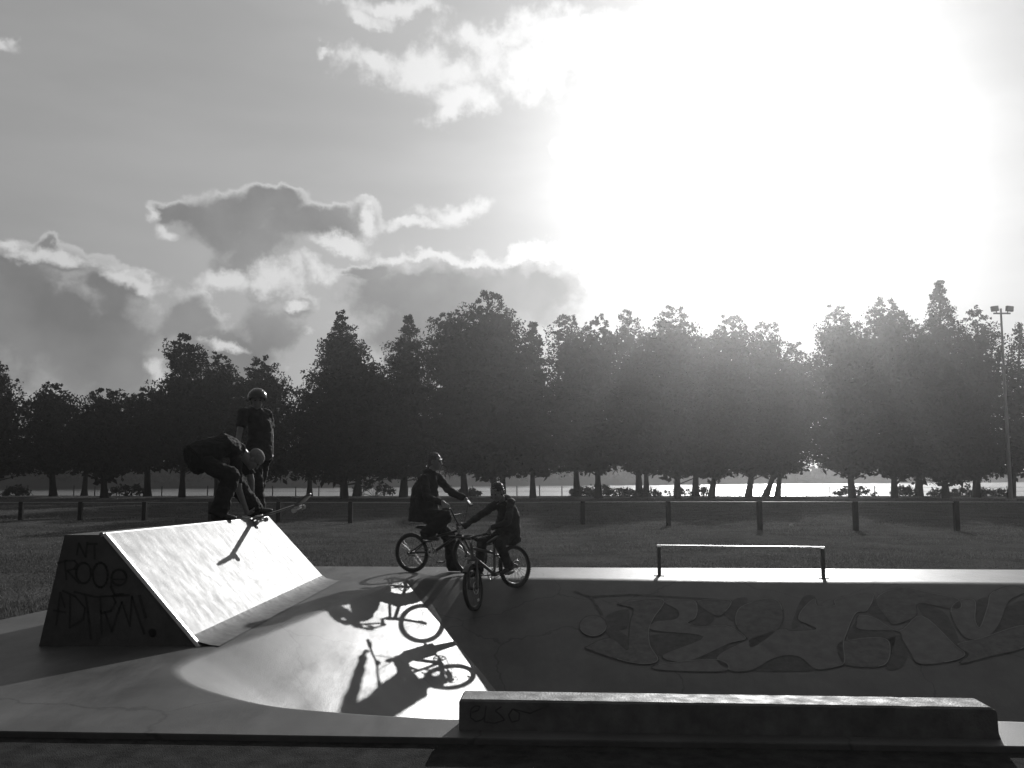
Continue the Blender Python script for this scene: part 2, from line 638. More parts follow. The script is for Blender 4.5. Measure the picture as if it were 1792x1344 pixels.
    nc = N.new('ShaderNodeTexNoise')
    nc.inputs['Scale'].default_value = 9
    nc.inputs['Detail'].default_value = 6
    L.new(UV, nc.inputs['Vector'])
    core = math_('MULTIPLY', math_('ADD', math_('MULTIPLY', aure, .25), .08), smooth(nc.outputs['Fac'], .3, .72, .82, 1.28))
    rim = math_('ADD', .36, math_('MULTIPLY', aure, .42))
    f = math_('ADD', math_('MULTIPLY', math_('MULTIPLY', lit, thin), .62), math_('MULTIPLY', thin, .40), clamp=True)
    cl = math_('ADD', core, math_('MULTIPLY', f, math_('SUBTRACT', rim, core)))
    wv = math_('ADD', .45, math_('MULTIPLY', aure, .42))
    def mixv(f, a, b):
        return math_('ADD', a, math_('MULTIPLY', f, math_('SUBTRACT', b, a)))
    v = mixv(aD, clear, cl)
    v = mixv(aW, v, wv)
    cc = N.new('ShaderNodeCombineColor')
    for k in ('Red', 'Green', 'Blue'):
        L.new(v, cc.inputs[k])
    L.new(cc.outputs['Color'], bg.inputs['Color'])
    bg.inputs['Strength'].default_value = 1.0

SKY_NISH, SKY_AUR = 0.008, 0.275
build_world()

# ------------------------------------------------------------------ pavement with the sunk bowl
SL_LEFT, SL_BACK, DEPTH = .57, .40, 1.2

NSEG = 8
def catmull(pts, n=NSEG):
    out = []
    m = len(pts)
    for i in range(m):
        p0, p1, p2, p3 = pts[i - 1], pts[i], pts[(i + 1) % m], pts[(i + 2) % m]
        for k in range(n):
            t = k / n
            out.append(tuple(.5 * ((2 * p1[j]) + (-p0[j] + p2[j]) * t + (2 * p0[j] - 5 * p1[j] + 4 * p2[j] - p3[j]) * t * t + (-p0[j] + 3 * p1[j] - 3 * p2[j] + p3[j]) * t ** 3) for j in range(2)))
    return out

_b0, _b1 = G(860, 1009.5), G(1792, 1019)
_m = (_b1.y - _b0.y) / (_b1.x - _b0.x)
def back_y(x): return _b0.y + _m * (x - _b0.x)
BK0, BK1 = (_b0.x, _b0.y), (9.2, back_y(9.2))
def gxy(x, y):
    q = G(x, y)
    return (q.x, q.y)
ctrl = [gxy(325, 1149), gxy(367, 1133), gxy(430, 1113), gxy(508, 1085), gxy(582, 1056), gxy(655, 1029.5), gxy(690, 1018), gxy(712, 1013.2), gxy(770, 1011)]
ctrl += [BK0, (1.9, back_y(1.9)), (4.0, back_y(4.0)), (6.5, back_y(6.5)), (8.6, back_y(8.6)), (9.6, 10.1), (9.8, 8.0), (9.5, 5.6), (8.8, 4.75), (6.5, 4.62), (4.0, 4.70)]
ctrl += [gxy(1770, 1264.5), gxy(1400, 1263), gxy(1100, 1262), gxy(799, 1261), gxy(695, 1256), gxy(578, 1248), gxy(461, 1236), gxy(368, 1214), gxy(312, 1192), gxy(296, 1169)]
LOOP = np.array(catmull(ctrl))
NC = len(ctrl)
# slope per outline segment
seg_s = np.array([SL_BACK if 7 * NSEG <= i < 14 * NSEG else SL_LEFT for i in range(len(LOOP))])
SA, SB = LOOP, np.roll(LOOP, -1, axis=0)

def in_loop(q):
    x, y = q[:, 0:1], q[:, 1:2]
    ya, yb, xa, xb = SA[:, 1][None], SB[:, 1][None], SA[:, 0][None], SB[:, 0][None]
    c = ((ya > y) != (yb > y)) & (x < (xb - xa) * (y - ya) / (yb - ya + 1e-12) + xa)
    return (c.sum(1) % 2) == 1

def bowl_z(pts):
    pts = np.asarray(pts, float)
    out = np.zeros(len(pts))
    for k in range(0, len(pts), 4000):
        q = pts[k:k + 4000]
        ab = SB - SA
        L2 = (ab ** 2).sum(1)
        t = np.clip(((q[:, None, :] - SA[None]) * ab[None]).sum(2) / L2[None], 0, 1)
        c = SA[None] + t[..., None] * ab[None]
        dd = np.sqrt(((q[:, None, :] - c) ** 2).sum(2))
        # the back bank is one straight plane
        h = (dd * seg_s[None]).min(1)
        e = .05
        h = np.where(h < e, h * h / (2 * e), h - e / 2)      # eased lip
        h = np.minimum(h, DEPTH)
        out[k:k + 4000] = -h * in_loop(q)
    return out

def bz(x, y):
    return float(bowl_z([(x, y)])[0])

_f0, _f1, _k0, _k1, _l0, _l1 = G(0, 1279), G(1750, 1305), G(560, 991), G(1792, 997), G(0, 1085), G(80, 1068)
def _ln(a, b, x): return a.y + (b.y - a.y) * (x - a.x) / (b.x - a.x)
def _lx(y): return _l0.x + (_l1.x - _l0.x) * (y - _l0.y) / (_l1.y - _l0.y)
PAD = [(_lx(4.95), _ln(_f0, _f1, _lx(4.95))), (_lx(13.2), _ln(_k0, _k1, _lx(13.2))), (12.0, _ln(_k0, _k1, 12.0)), (12.0, _ln(_f0, _f1, 12.0))]       # outer edge of the slab
PCX, PCY = 2.2, 7.9

def build_pavement():
    # shared angles so rim, bowl and deck meet without a seam
    ang = np.unique(np.concatenate([np.arctan2(LOOP[:, 1] - PCY, LOOP[:, 0] - PCX),
                                    np.linspace(-PI, PI, 420, endpoint=False), np.linspace(R(125), R(178), 620),
                                    np.array([math.atan2(y - PCY, x - PCX) for x, y in PAD])]))
    keep = [ang[0]]
    for a in ang[1:]:
        if a - keep[-1] > 1e-5: keep.append(a)
    ang = np.array(keep)
    dirs = np.stack([np.cos(ang), np.sin(ang)], 1)
    C = np.array([PCX, PCY])
    def hit(A, B):
        res = np.zeros(len(dirs))
        for i, d in enumerate(dirs):
            e = B - A
            den = d[0] * e[:, 1] - d[1] * e[:, 0]
            den = np.where(abs(den) < 1e-12, 1e-12, den)
            w = A - C
            t = (w[:, 0] * e[:, 1] - w[:, 1] * e[:, 0]) / den
            s = (w[:, 0] * d[1] - w[:, 1] * d[0]) / den
            ok = (s >= -1e-6) & (s <= 1 + 1e-6) & (t > 0)
            res[i] = t[ok].max() if ok.any() else 1.0
        return res
    rl = hit(SA, SB)
    pa = np.array(PAD, float)
    rp = hit(pa, np.roll(pa, -1, axis=0))
    ks = np.concatenate([[0.02], np.linspace(.08, .5, 24), np.linspace(.51, .9, 110), 1 - np.geomspace(.0965, .0012, 44), [1.0]])
    n = len(ang)
    V, Fc, Z = [], [], []
    for k in ks:
        V.append(C[None] + dirs * (rl * k)[:, None])
    pts = np.concatenate(V)
    z = bowl_z(pts)
    z[-n:] = 0
    allv = [np.column_stack([pts, z])]
    ring = len(ks)
    for f in (.03, .12, .35, 1.0):
        q = C[None] + dirs * (rl + (rp - rl) * f)[:, None]
        allv.append(np.column_stack([q, np.zeros(n)]))
        ring += 1
    q = C[None] + dirs * (rp + .004)[:, None]
    allv.append(np.column_stack([q, np.full(n, -.006)]))
    allv.append(np.column_stack([q, np.full(n, -.16)]))
    ring += 2
    allv = np.concatenate(allv)
    for j in range(ring - 1):
        for i in range(n):
            i2 = (i + 1) % n
            Fc.append((j * n + i, (j + 1) * n + i, (j + 1) * n + i2, j * n + i2))
    Fc.append(tuple(range(n - 1, -1, -1))[::-1])
    me = bpy.data.meshes.new('pavement')
    me.from_pydata(allv.tolist(), [], Fc)
    me.materials.append(M['concrete'])
    me.update()
    o = bpy.data.objects.new('pavement', me)
    COL.objects.link(o)
    tag(o, 'concrete skatepark slab with a sunk bowl', kind='structure')
    return o

pavement = build_pavement()

# ------------------------------------------------------------------ ground, water, hills
SHORE = 58.0
def ground_z(x, y):
    if y < 5.2: return -.037
    z = -.03 - .02 * min(max((y - 13) / 20, 0), 1)
    if y > SHORE:
        t = min((y - SHORE) / 5.0, 1)
        z += -1.3 * t * t * (3 - 2 * t)
    if y > 14 and y < SHORE + 5:
        z += .05 * mnoise.noise(Vector((x * .12, y * .12, 0))) * min((y - 14) / 8, 1)
    return z

def build_ground():
    ys = [-60, -20, -8, 0, 1.5, 2.5, 3.2, 3.7, 4.0, 4.3, 4.6, 4.75, 5.0, 12.0, 12.15, 12.45, 12.8, 13.2] + list(np.linspace(13.7, 66, 90)) + [80, 120, 180, 240, 268, 300, 420, 700]
    xs = [-700, -400, -250, -160, -110] + list(np.linspace(-80, -6, 60)) + [-5.6, -5.2, -4.6, -4.2, -3.8, -3.4] + list(np.linspace(-3, 11, 30)) + [11.6, 12.0, 12.4] + list(np.linspace(13, 80, 56)) + [110, 160, 250, 400, 700]
    vs, fs = [], []
    for y in ys:
        for x in xs:
            z = ground_z(x, y)
            if 5.0 <= y <= 12.0 and -3.4 <= x <= 11.6: z = -1.9    # excavated under the bowl
            if y > 250: z = -.9 if y < 270 else 1.0
            vs.append((x, y, z))
    n = len(xs)
    for j in range(len(ys) - 1):
        for i in range(n - 1):
            fs.append((j * n + i, j * n + i + 1, (j + 1) * n + i + 1, (j + 1) * n + i))
    me = bpy.data.meshes.new('ground')
    me.from_pydata(vs, [], fs)
    me.materials.append(M['ground'])
    me.polygons.foreach_set('use_smooth', [True] * len(fs))
    o = bpy.data.objects.new('ground', me)
    COL.objects.link(o)
    tag(o, 'dark turf and asphalt ground', kind='structure')
build_ground()

M['asphalt'] = mat('worn_asphalt', .036, 1.0, .5, 9, .8, 150, spec=.04, detail=12)
pth = MB()
pth.add([(-30, -20, -.031), (30, -20, -.031), (30, _ln(_f0, _f1, 30) + .02, -.031), (PAD[0][0], PAD[0][1] + .02, -.031), (-30, PAD[0][1] + .02, -.031)], [(0, 1, 2, 3, 4)])
tag(pth.build('path', M['asphalt']), 'dark asphalt path along the front of the slab', kind='structure')

wb = MB().add([(-500, 59, -.72), (500, 59, -.72), (500, 262, -.72), (-500, 262, -.72)], [(0, 1, 2, 3)])
tag(wb.build('water', M['water']), 'bright lake surface behind the trees', kind='structure')

def leaf_cloud(centres, radii, per, size, flat=.6):
    """many small leaf-sized faces scattered in ellipsoidal clumps: returns (verts, faces) arrays"""
    c = np.repeat(np.asarray(centres, float), per, axis=0)
    r = np.repeat(np.asarray(radii, float), per, axis=0)
    n = len(c)
    d = RNG.normal(size=(n, 3))
    d /= np.linalg.norm(d, axis=1)[:, None]
    rad = RNG.random(n) ** .45
    p = c + d * rad[:, None] * r[:, None] * np.array([1, 1, flat])
    a = RNG.normal(size=(n, 3)); a /= np.linalg.norm(a, axis=1)[:, None]
    b = np.cross(a, RNG.normal(size=(n, 3))); b /= np.linalg.norm(b, axis=1)[:, None]
    s = size * (.6 + .8 * RNG.random(n))[:, None]
    w = s * (.35 + .3 * RNG.random(n))[:, None]
    V = np.stack([p - a * s * .5, p + b * w * .5, p + a * s * .5, p - b * w * .5], 1).reshape(-1, 3)
    Fc = np.arange(n * 4).reshape(-1, 4)
    return V, Fc

def np_mesh(name, V, Fc, m, parent=None, loc=None):
    if loc is None: loc = origin_of(parent) if parent else Vector((0, 0, 0))
    V = V - np.array(loc)
    me = bpy.data.meshes.new(name)
    me.vertices.add(len(V))
    me.vertices.foreach_set('co', V.astype(np.float32).ravel())
    k = Fc.shape[1]
    me.loops.add(len(Fc) * k)
    me.loops.foreach_set('vertex_index', Fc.astype(np.int32).ravel())
    me.polygons.add(len(Fc))
    me.polygons.foreach_set('loop_start', (np.arange(len(Fc)) * k).astype(np.int32))
    me.polygons.foreach_set('loop_total', np.full(len(Fc), k, np.int32))
    me.update(calc_edges=True)
    me.materials.append(m)
    o = bpy.data.objects.new(name, me)
    COL.objects.link(o)
    if parent: o.parent = parent
    else: o.location = loc
    return o

def shore_y(x): return min(max(165 + .6 * x, 100), 245)
def far_shore():
    vs, fs = [], []
    xs = np.linspace(-260, 260, 180)
    prof = []
    for x in xs:
        h = 1.6 + 1.0 * mnoise.noise(Vector((x * .018, 3, 0))) + .6 * mnoise.noise(Vector((x * .07, 9, 0)))
        prof.append(max(h, .6))
    for (yy, k) in ((-3, 0.0), (1, .55), (11, 1.0), (34, 1.15)):
        for x, h in zip(xs, prof):
            vs.append((x, shore_y(x) + yy, -.8 + (h + .8) * k))
    n = len(xs)
    for j in range(3):
        for i in range(n - 1):
            fs.append((j * n + i, j * n + i + 1, (j + 1) * n + i + 1, (j + 1) * n + i))
    b = MB().add(vs, fs, True)
    tag(b.build('hills', M['hill']), 'low far shore across the lake', kind='structure')
    cs, rs = [], []
    for x in np.arange(-215, 215, 1.5):
        h = 2.9 + 1.3 * mnoise.noise(Vector((x * .02, 5, 0))) + 1.0 * mnoise.noise(Vector((x * .11, 2, 0)))
        h = max(h, 1.2)
        for k in range(6):
            cs.append((x + random.uniform(-1, 1), shore_y(x) + 1 + random.uniform(-2, 8), random.uniform(.1, 1) * h - .2))
            rs.append(random.uniform(1.0, 1.8))
    V, Fc = leaf_cloud(cs, rs, 22, 1.3, .8)
    tag(np_mesh('far_wood', V, Fc, M['leaf_far']), 'low dark wood along the far shore of the lake', 'woodland', kind='stuff')
far_shore()

# grass: short blades on the turf behind the slab
def grass():
    n = 190000
    u = RNG.random(n)
    y = 12.6 + 45 * u ** 1.7
    x = (RNG.random(n) - .5) * 2 * (y * .62)
    keep = ~((x > -3.9) & (x < 12.3) & (y < 13.15)) & ~((x < -3.9) & (y < 9))
    # left of the slab too
    n2 = 40000
    x2 = -4.0 - 5.5 * RNG.random(n2)
    y2 = 7.5 + 8 * RNG.random(n2)
    k2 = x2 < -5.35 + (y2 - 4.8) * .193
    x = np.concatenate([x[keep], x2[k2]])
    y = np.concatenate([y[keep], y2[k2]])
    n = len(x)
    z = np.array([ground_z(a, b) for a, b in zip(x, y)]) - .004
    patch = np.array([mnoise.noise(Vector((a * .5, b * .5, 4))) for a, b in zip(x, y)])
    h = (.016 + .024 * RNG.random(n)) * (1 + .9 * np.clip(patch, -.5, 1))
    t = RNG.random(n) * 2 * PI
    w = .0025 + .003 * RNG.random(n) + .00035 * y
    lean = RNG.normal(size=(n, 2)) * .018
    V = np.stack([np.stack([x - w * np.cos(t), y - w * np.sin(t), z], 1), np.stack([x + w * np.cos(t), y + w * np.sin(t), z], 1),
                  np.stack([x + lean[:, 0], y + lean[:, 1], z + h], 1)], 1).reshape(-1, 3)
    Fc = np.arange(n * 3).reshape(-1, 3)
    tag(np_mesh('grass', V, Fc, M['grass']), 'short rough grass behind the skatepark', 'grass', kind='stuff')
grass()

# ------------------------------------------------------------------ trees
def tree(name, x, ytop, hw, style, Y, label, tx=None, ybot=822, dens=1.0, trunk_r=.22, pine=False):
    base = P(x if tx is None else tx, 868, Y)
    gz = ground_z(base.x, Y)
    base = Vector((base.x, Y, gz))
    top = P(x, ytop, Y)
    bot = P(x, ybot, Y)
    s = Y / F_PX
    Rm = hw * s * (1.24 if style == 'dome' else 1.36)
    z0, z1 = bot.z, top.z
    H = z1 - z0
    root = empty(name, base)
    tag(root, label, 'tree', 'trees in a row along the lake shore')
    # trunk with a flare and a leader that runs up into the crown
    tb = MB()
    pts, rs = [], []
    for t in np.linspace(0, 1, 9):
        zz = gz - .15 + (z1 - gz) * .93 * t
        px = base.x + (top.x - base.x) * t + .10 * math.sin(3 * t + x)
        pts.append((px, Y + .08 * math.sin(2.3 * t + x), zz))
        rs.append(trunk_r * (1 - .9 * t) + (.08 if t == 0 else 0) + .02)
    tb.path(pts, rs, 9)
    def prof(t):
        if style == 'cone':
            return (min(1, .86 + .7 * t) if t < .2 else (1 - (t - .2) / .8) ** .85 * .97 + .03)
        if style == 'dome':
            return max(.12, 1 - ((t - .36) / .66) ** 2) ** .75 if t > .36 else 1.0
        if style == 'slim':
            return math.sqrt(max(0.02, 1 - ((t - .5) / .52) ** 2))
        if style == 'pine':
            return (.55 + .45 * abs(math.sin(t * 9.5 + x))) * (1 - .55 * max(0, t - .35) / .65) * (.5 if t > .93 else 1)
        return 1.0
    cs, rr, ci_, ri_ = [], [], [], []
    nl = int(max(16, H * 6.5))
    sd0 = x * .37
    for k in range(nl):
        t = (k + random.random()) / nl
        zz = z0 + H * t
        fr = (zz - gz) / (z1 - gz)
        cx = base.x + (top.x - base.x) * min(1, fr)
        rad0 = Rm * prof(t) * (1 + .30 * max(0, .62 - t) / .62)
        nb = 7 if t < .85 else 4
        ph = random.random() * 6.28
        for q in range(nb):
            az = ph + 2 * PI * q / nb + random.uniform(-.4, .4)
            lump = mnoise.noise(Vector((math.cos(az) * 1.1 + sd0, math.sin(az) * 1.1, zz * .55))) + .6 * mnoise.noise(Vector((math.cos(az) * 2.4 + sd0, math.sin(az) * 2.4, zz * 1.3)))
            rad = rad0 * (1 + (.62 if t < .9 else .3) * lump)
            if lump < -.55: continue                      # a missing limb leaves a gap
            ln = rad * random.uniform(.85, 1.04)
            tip = Vector((cx + math.cos(az) * ln, Y + math.sin(az) * ln * .9, zz + random.uniform(-.15, .3) + .12 * ln * (1 if style != 'cone' else -.6)))
            if q % 2 == 0 and t < .9:
                tb.tube((cx, Y, zz - .25 * ln), tip, .035 * (1 - .6 * t) + .01, .006, n=4, caps=False)
            m = max(1, int(ln / .55))
            for j in range(m):
                f = (j + .75) / m
                pc = Vector((cx, Y, zz - .15 * ln)).lerp(tip, min(1, f))
                p3 = (pc.x + random.uniform(-.12, .12), pc.y + random.uniform(-.12, .12), pc.z + random.uniform(-.12, .12))
                r3 = (.30 + .24 * random.random()) * (1 if t < .9 else .62) * min(1.0, .5 + rad / 3)
                if f < .62:
                    ci_.append(p3); ri_.append(r3 * 1.25)
                else:
                    cs.append(p3); rr.append(r3)
    for q in range(46):           # low drooping skirt
        az = random.uniform(0, 6.28)
        ln = Rm * random.uniform(.35, 1.05)
        cs.append((base.x + math.cos(az) * ln, Y + math.sin(az) * ln * .8, z0 + random.uniform(.05, 1.2)))
        rr.append(random.uniform(.3, .55))
    if style != 'pine' and style != 'dome':
        for k in range(5):
            cs.append((top.x + random.uniform(-.1, .1), Y, z1 - .12 - k * .22)); rr.append(.16 + .06 * k)
    V, Fc = leaf_cloud(cs, rr, max(6, int(30 * dens)), .16, .75)
    if ci_:
        V2, F2 = leaf_cloud(ci_, ri_, max(3, int(9 * dens)), .40, .8)
        Fc = np.concatenate([Fc, F2 + len(V)])
        V = np.concatenate([V, V2])
    tb.build('trunk', M['bark'], root)
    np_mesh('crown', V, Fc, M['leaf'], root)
    return root

TREES = [
    # x, top, half width, style, depth, trunk x, density, label
    (-12, 622, 62, 'cone', 53, None, 1.1, 'dark tree cut off by the left edge of the photo'),
    (90, 672, 42, 'dome', 55, None, 1, 'small round tree second from the left edge, with a notch of sky on its right'),
    (186, 683, 58, 'dome', 53, None, 1.1, 'low broad round-topped tree standing just left of the tall pine'),
    (262, 682, 44, 'dome', 56, None, 1, 'low bushy tree tucked against the left foot of the tall pine'),
    (320, 588, 46, 'pine', 54, None, 1.1, 'tall pine with clumped tiers and narrow ragged top, left part of row'),
    (380, 627, 42, 'slim', 57, None, 1.1, 'slim pointed tree between the tall pine and the helmeted person'),
    (457, 630, 56, 'pine', 54, None, 1.1, 'clumpy pine rising directly behind the helmeted person'),
    (596, 550, 84, 'cone', 51, 606, 1.15, 'broad dark conifer with a sharp top, sky gap on its left'),
    (716, 553, 62, 'cone', 54, 706, 1, 'conical tree rising behind the head of the older cyclist'),
    (785, 547, 46, 'slim', 56, 815, 1, 'narrow blunt-topped tree just left of the tallest broad tree'),
    (856, 511, 66, 'dome', 52, 862, 1.15, 'tallest broad tree in the middle, behind the two cyclists'),
    (932, 566, 50, 'cone', 54, 930, 1, 'sloping-shouldered tree on the right flank of the tallest broad tree'),
    (992, 553, 34, 'slim', 57, 1012, .9, 'thin feathery tree right of the middle dip in the row'),
    (1046, 560, 56, 'dome', 53, 1047, 1.1, 'flat round-topped tree just left of the thin pale spire'),
    (1100, 549, 28, 'slim', 57, 1118, .8, 'thin see-through spire between two round-topped trees'),
    (1180, 540, 72, 'dome', 52, 1188, 1.15, 'large round dome-shaped tree left of the sun glare on the water'),
    (1282, 556, 64, 'dome', 53, 1243, 1.1, 'broad tree with a gap of sky in its top, over the sun glare'),
    (1345, 566, 52, 'dome', 55, 1308, 1, 'hazy round tree directly under the sun'),
    (1392, 604, 30, 'slim', 57, 1361, .9, 'shortest tree of the right half, at the deep notch in the treetops'),
    (1466, 540, 56, 'dome', 53, 1490, 1.05, 'tree with the ragged left edge just right of the deep notch'),
    (1551, 528, 66, 'dome', 54, 1567, 1.1, 'wide tree with twiggy tips left of the tall pointed one'),
    (1643, 497, 64, 'cone', 52, 1655, 1.15, 'tallest pointed tree of the right half, left of the floodlight mast'),
    (1708, 543, 48, 'dome', 55, 1710, .75, 'gappy tree right behind the left side of the floodlight mast'),
    (1785, 566, 44, 'cone', 54, 1768, .5, 'thin sparse tree cut off by the right edge beside the floodlight mast'),
]
TREES += [
    (150, 735, 34, 'dome', 57.5, None, .9, 'short bushy tree filling the low notch between the two round trees at left'),
    (545, 690, 34, 'dome', 57.5, None, .9, 'short tree at the left foot of the broad sharp-topped conifer'),
    (652, 640, 40, 'slim', 57, 626, .9, 'slender tree filling the gap right of the broad sharp-topped conifer'),
    (890, 590, 44, 'dome', 57, 881, .9, 'tree half hidden behind the right side of the tallest broad tree'),
    (1135, 590, 40, 'dome', 57, 1133, .9, 'slender-trunked tree between the thin spire and the big dome tree'),
    (1228, 596, 40, 'dome', 57, 1216, .9, 'slender-trunked tree on the right flank of the big dome tree'),
    (1424, 640, 44, 'dome', 57, 1340, .9, 'low tree closing the bottom of the deep notch in the treetops'),
    (1605, 575, 40, 'dome', 57, 1608, .9, 'tree between the wide twiggy tree and the tall pointed one'),
]
for i, (x, yt, hw, st, Y, tx, dn, lb) in enumerate(TREES):
    tree('pine_tree' if st == 'pine' else 'tree', x, yt, hw, st, Y, lb, tx, ybot=random.uniform(812, 826), dens=dn, trunk_r=random.uniform(.13, .20))

BUSHES = [(28, 852, 22, 'low dark bush at the shore by the left edge'), (225, 850, 30, 'wide low bush under the round-topped trees at left'),
          (655, 842, 34, 'tall dark bush standing at the shore left of the older cyclist'), (820, 855, 20, 'small bush at the shore seen between the two cyclists'),
          (1018, 853, 20, 'ragged bush at the foot of the thin feathery tree'), (1050, 849, 22, 'dense bush round the trunk of the flat-topped tree'),
          (1092, 856, 26, 'low scrubby bush below the thin spire tree'), (1135, 857, 22, 'low bush touching the left side of the big dome bush'),
          (1202, 850, 40, 'large dome-shaped bush at the left end of the sun glare'), (1498, 853, 36, 'round bush at the right end of the sun glare'),
          (1584, 852, 17, 'small isolated bush between two trunks right of the glare'), (1648, 857, 22, 'wispy bush under the tall pointed tree'),
          (1692, 849, 28, 'airy bush below the gappy tree by the floodlight mast'), (1740, 856, 26, 'low bush at the foot of the floodlight mast')]
for (x, yt, hw, lb) in BUSHES:
    Y = 57.0
    a = P(x, 868, Y)
    gz = ground_z(a.x, Y)
    top = P(x, yt, Y).z
    root = empty('bush', (a.x, Y, gz))
    tag(root, lb, 'bush', 'bushes along the lake shore')
    cs, rr = [], []
    w = hw * Y / F_PX
    top += .03
    tb = MB()
    for k in range(36):
        t = random.uniform(-1, 1)
        hh = (top - gz) * math.sqrt(1 - .85 * t * t) * random.uniform(.2, .95)
        q = (a.x + t * w, Y + random.uniform(-.5, .5), gz + hh)
        cs.append(q); rr.append(random.uniform(.14, .28))
        if k % 2: tb.tube((a.x, Y, gz - .05), q, .018, .006, 4, caps=False)
    V, Fc = leaf_cloud(cs, rr, 26, .15, .85)
    tb.build('stem', M['bark'], root)
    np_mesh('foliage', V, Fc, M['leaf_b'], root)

# ------------------------------------------------------------------ fences
def fence_near():
    px = [(-70, 913), (36, 911), (140, 912), (252, 912), (368, 913), (487, 914), (613, 915), (745, 916), (882, 917), (1020, 918), (1170, 921), (1330, 929), (1498, 930), (1675, 930), (1870, 932)]
    pts = []
    for x, y in px:
        q = G(x, y, -.04)
        pts.append(Vector((q.x, q.y, ground_z(q.x, q.y))))
    root = empty('timber_fence', pts[6])
    tag(root, 'low timber post and rail fence crossing the grass behind the skatepark', 'fence')
    tops = []
    for i, p in enumerate(pts):
        top = P(px[i][0], 877 if i > 8 else 878, p.y)
        hgt = min(max(top.z - p.z, .5), .78)
        tops.append(p + Vector((0, 0, hgt)))
        b = MB()
        b.box(p + Vector((0, 0, hgt / 2 - .1)), (.115, .115, hgt + .2), bevel=.012)
        b.build('post', M['timber'], root)
    for i in range(len(pts) - 1):
        a, c = tops[i] + Vector((0, -.004, -.055)), tops[i + 1] + Vector((0, -.004, -.055))
        b = MB()
        b.tube(a + Vector((0, .0, .03)), c + Vector((0, .0, .03)), .013, n=8)
        b.build('rail', M['galv'], root)
fence_near()

def fence_shore():
    Y0 = 57.6
    xs = [x for x in range(-30, 1860, 39)]
    root = empty('wire_fence', (0, Y0, ground_z(0, Y0)))
    tag(root, 'thin post and wire fence along the lake shore under the trees', 'fence')
    prev = None
    wires = MB()
    for x in xs:
        p = P(x + random.uniform(-3, 3), 868, Y0)
        gz = ground_z(p.x, Y0)
        h = .62 + random.uniform(-.04, .05)
        b = MB()
        b.tube((p.x, Y0, gz - .1), (p.x + random.uniform(-.015, .015), Y0, gz + h), .035, .03, 7)
        b.build('post', M['timber'], root)
        cur = Vector((p.x, Y0 - .04, gz))
        if prev is not None:
            for zz in (.3, .55):
                wires.tube(prev + Vector((0, 0, zz)), cur + Vector((0, 0, zz)), .008, n=5, caps=False)
        prev = cur
    wires.build('wire', M['dark_steel'], root)
fence_shore()

# ------------------------------------------------------------------ floodlight mast
def mast():
    Y = 47.0
    base = P(1764, 868, Y)
    gz = ground_z(base.x, Y)
    top = P(1751.5, 545, Y)
    bx = top.x
    root = empty('floodlight_mast', (bx, Y, gz))
    tag(root, 'tall thin mast with a crossbar and two floodlights near the right edge', 'floodlight')
    b = MB()
    b.path([(bx, Y, gz - .2), (bx, Y, gz + 2), (bx, Y, top.z + .15)], [.11, .09, .05], 12)
    b.box((bx, Y, gz + .03), (.4, .4, .06), bevel=.01)
    b.build('pole', M['galv'], root)
    s = Y / F_PX
    c = MB()
    c.box((bx, Y - .09, P(1751, 549, Y).z), (30 * s, .08, .08), bevel=.01)
    c.build('crossbar', M['galv'], root)
    for sg, xx in ((-1, 1738.5), (1, 1764.5)):
        q = P(xx, 541, Y)
        h = MB()
        ax = (Vector((math.cos(.12 * sg), 0, .12 * -sg)).normalized(), Vector((0, 1, 0)), Vector((.12 * sg, 0, 1)).normalized())
        h.box((q.x, Y - .12, q.z), (12.5 * s, .16, 9.5 * s), ax, bevel=.02)
        h.tube((q.x - sg * .08, Y - .1, q.z - .12), (q.x - sg * .12, Y - .1, P(1751, 549, Y).z), .03, n=8)
        ho = h.build('floodlight', M['lamp_body'], root)
        g = MB()
        g.box((q.x, Y - .206, q.z), (11 * s, .012, 8 * s), ax)
        g.build('lamp_glass', M['lamp_glass'], ho)
mast()

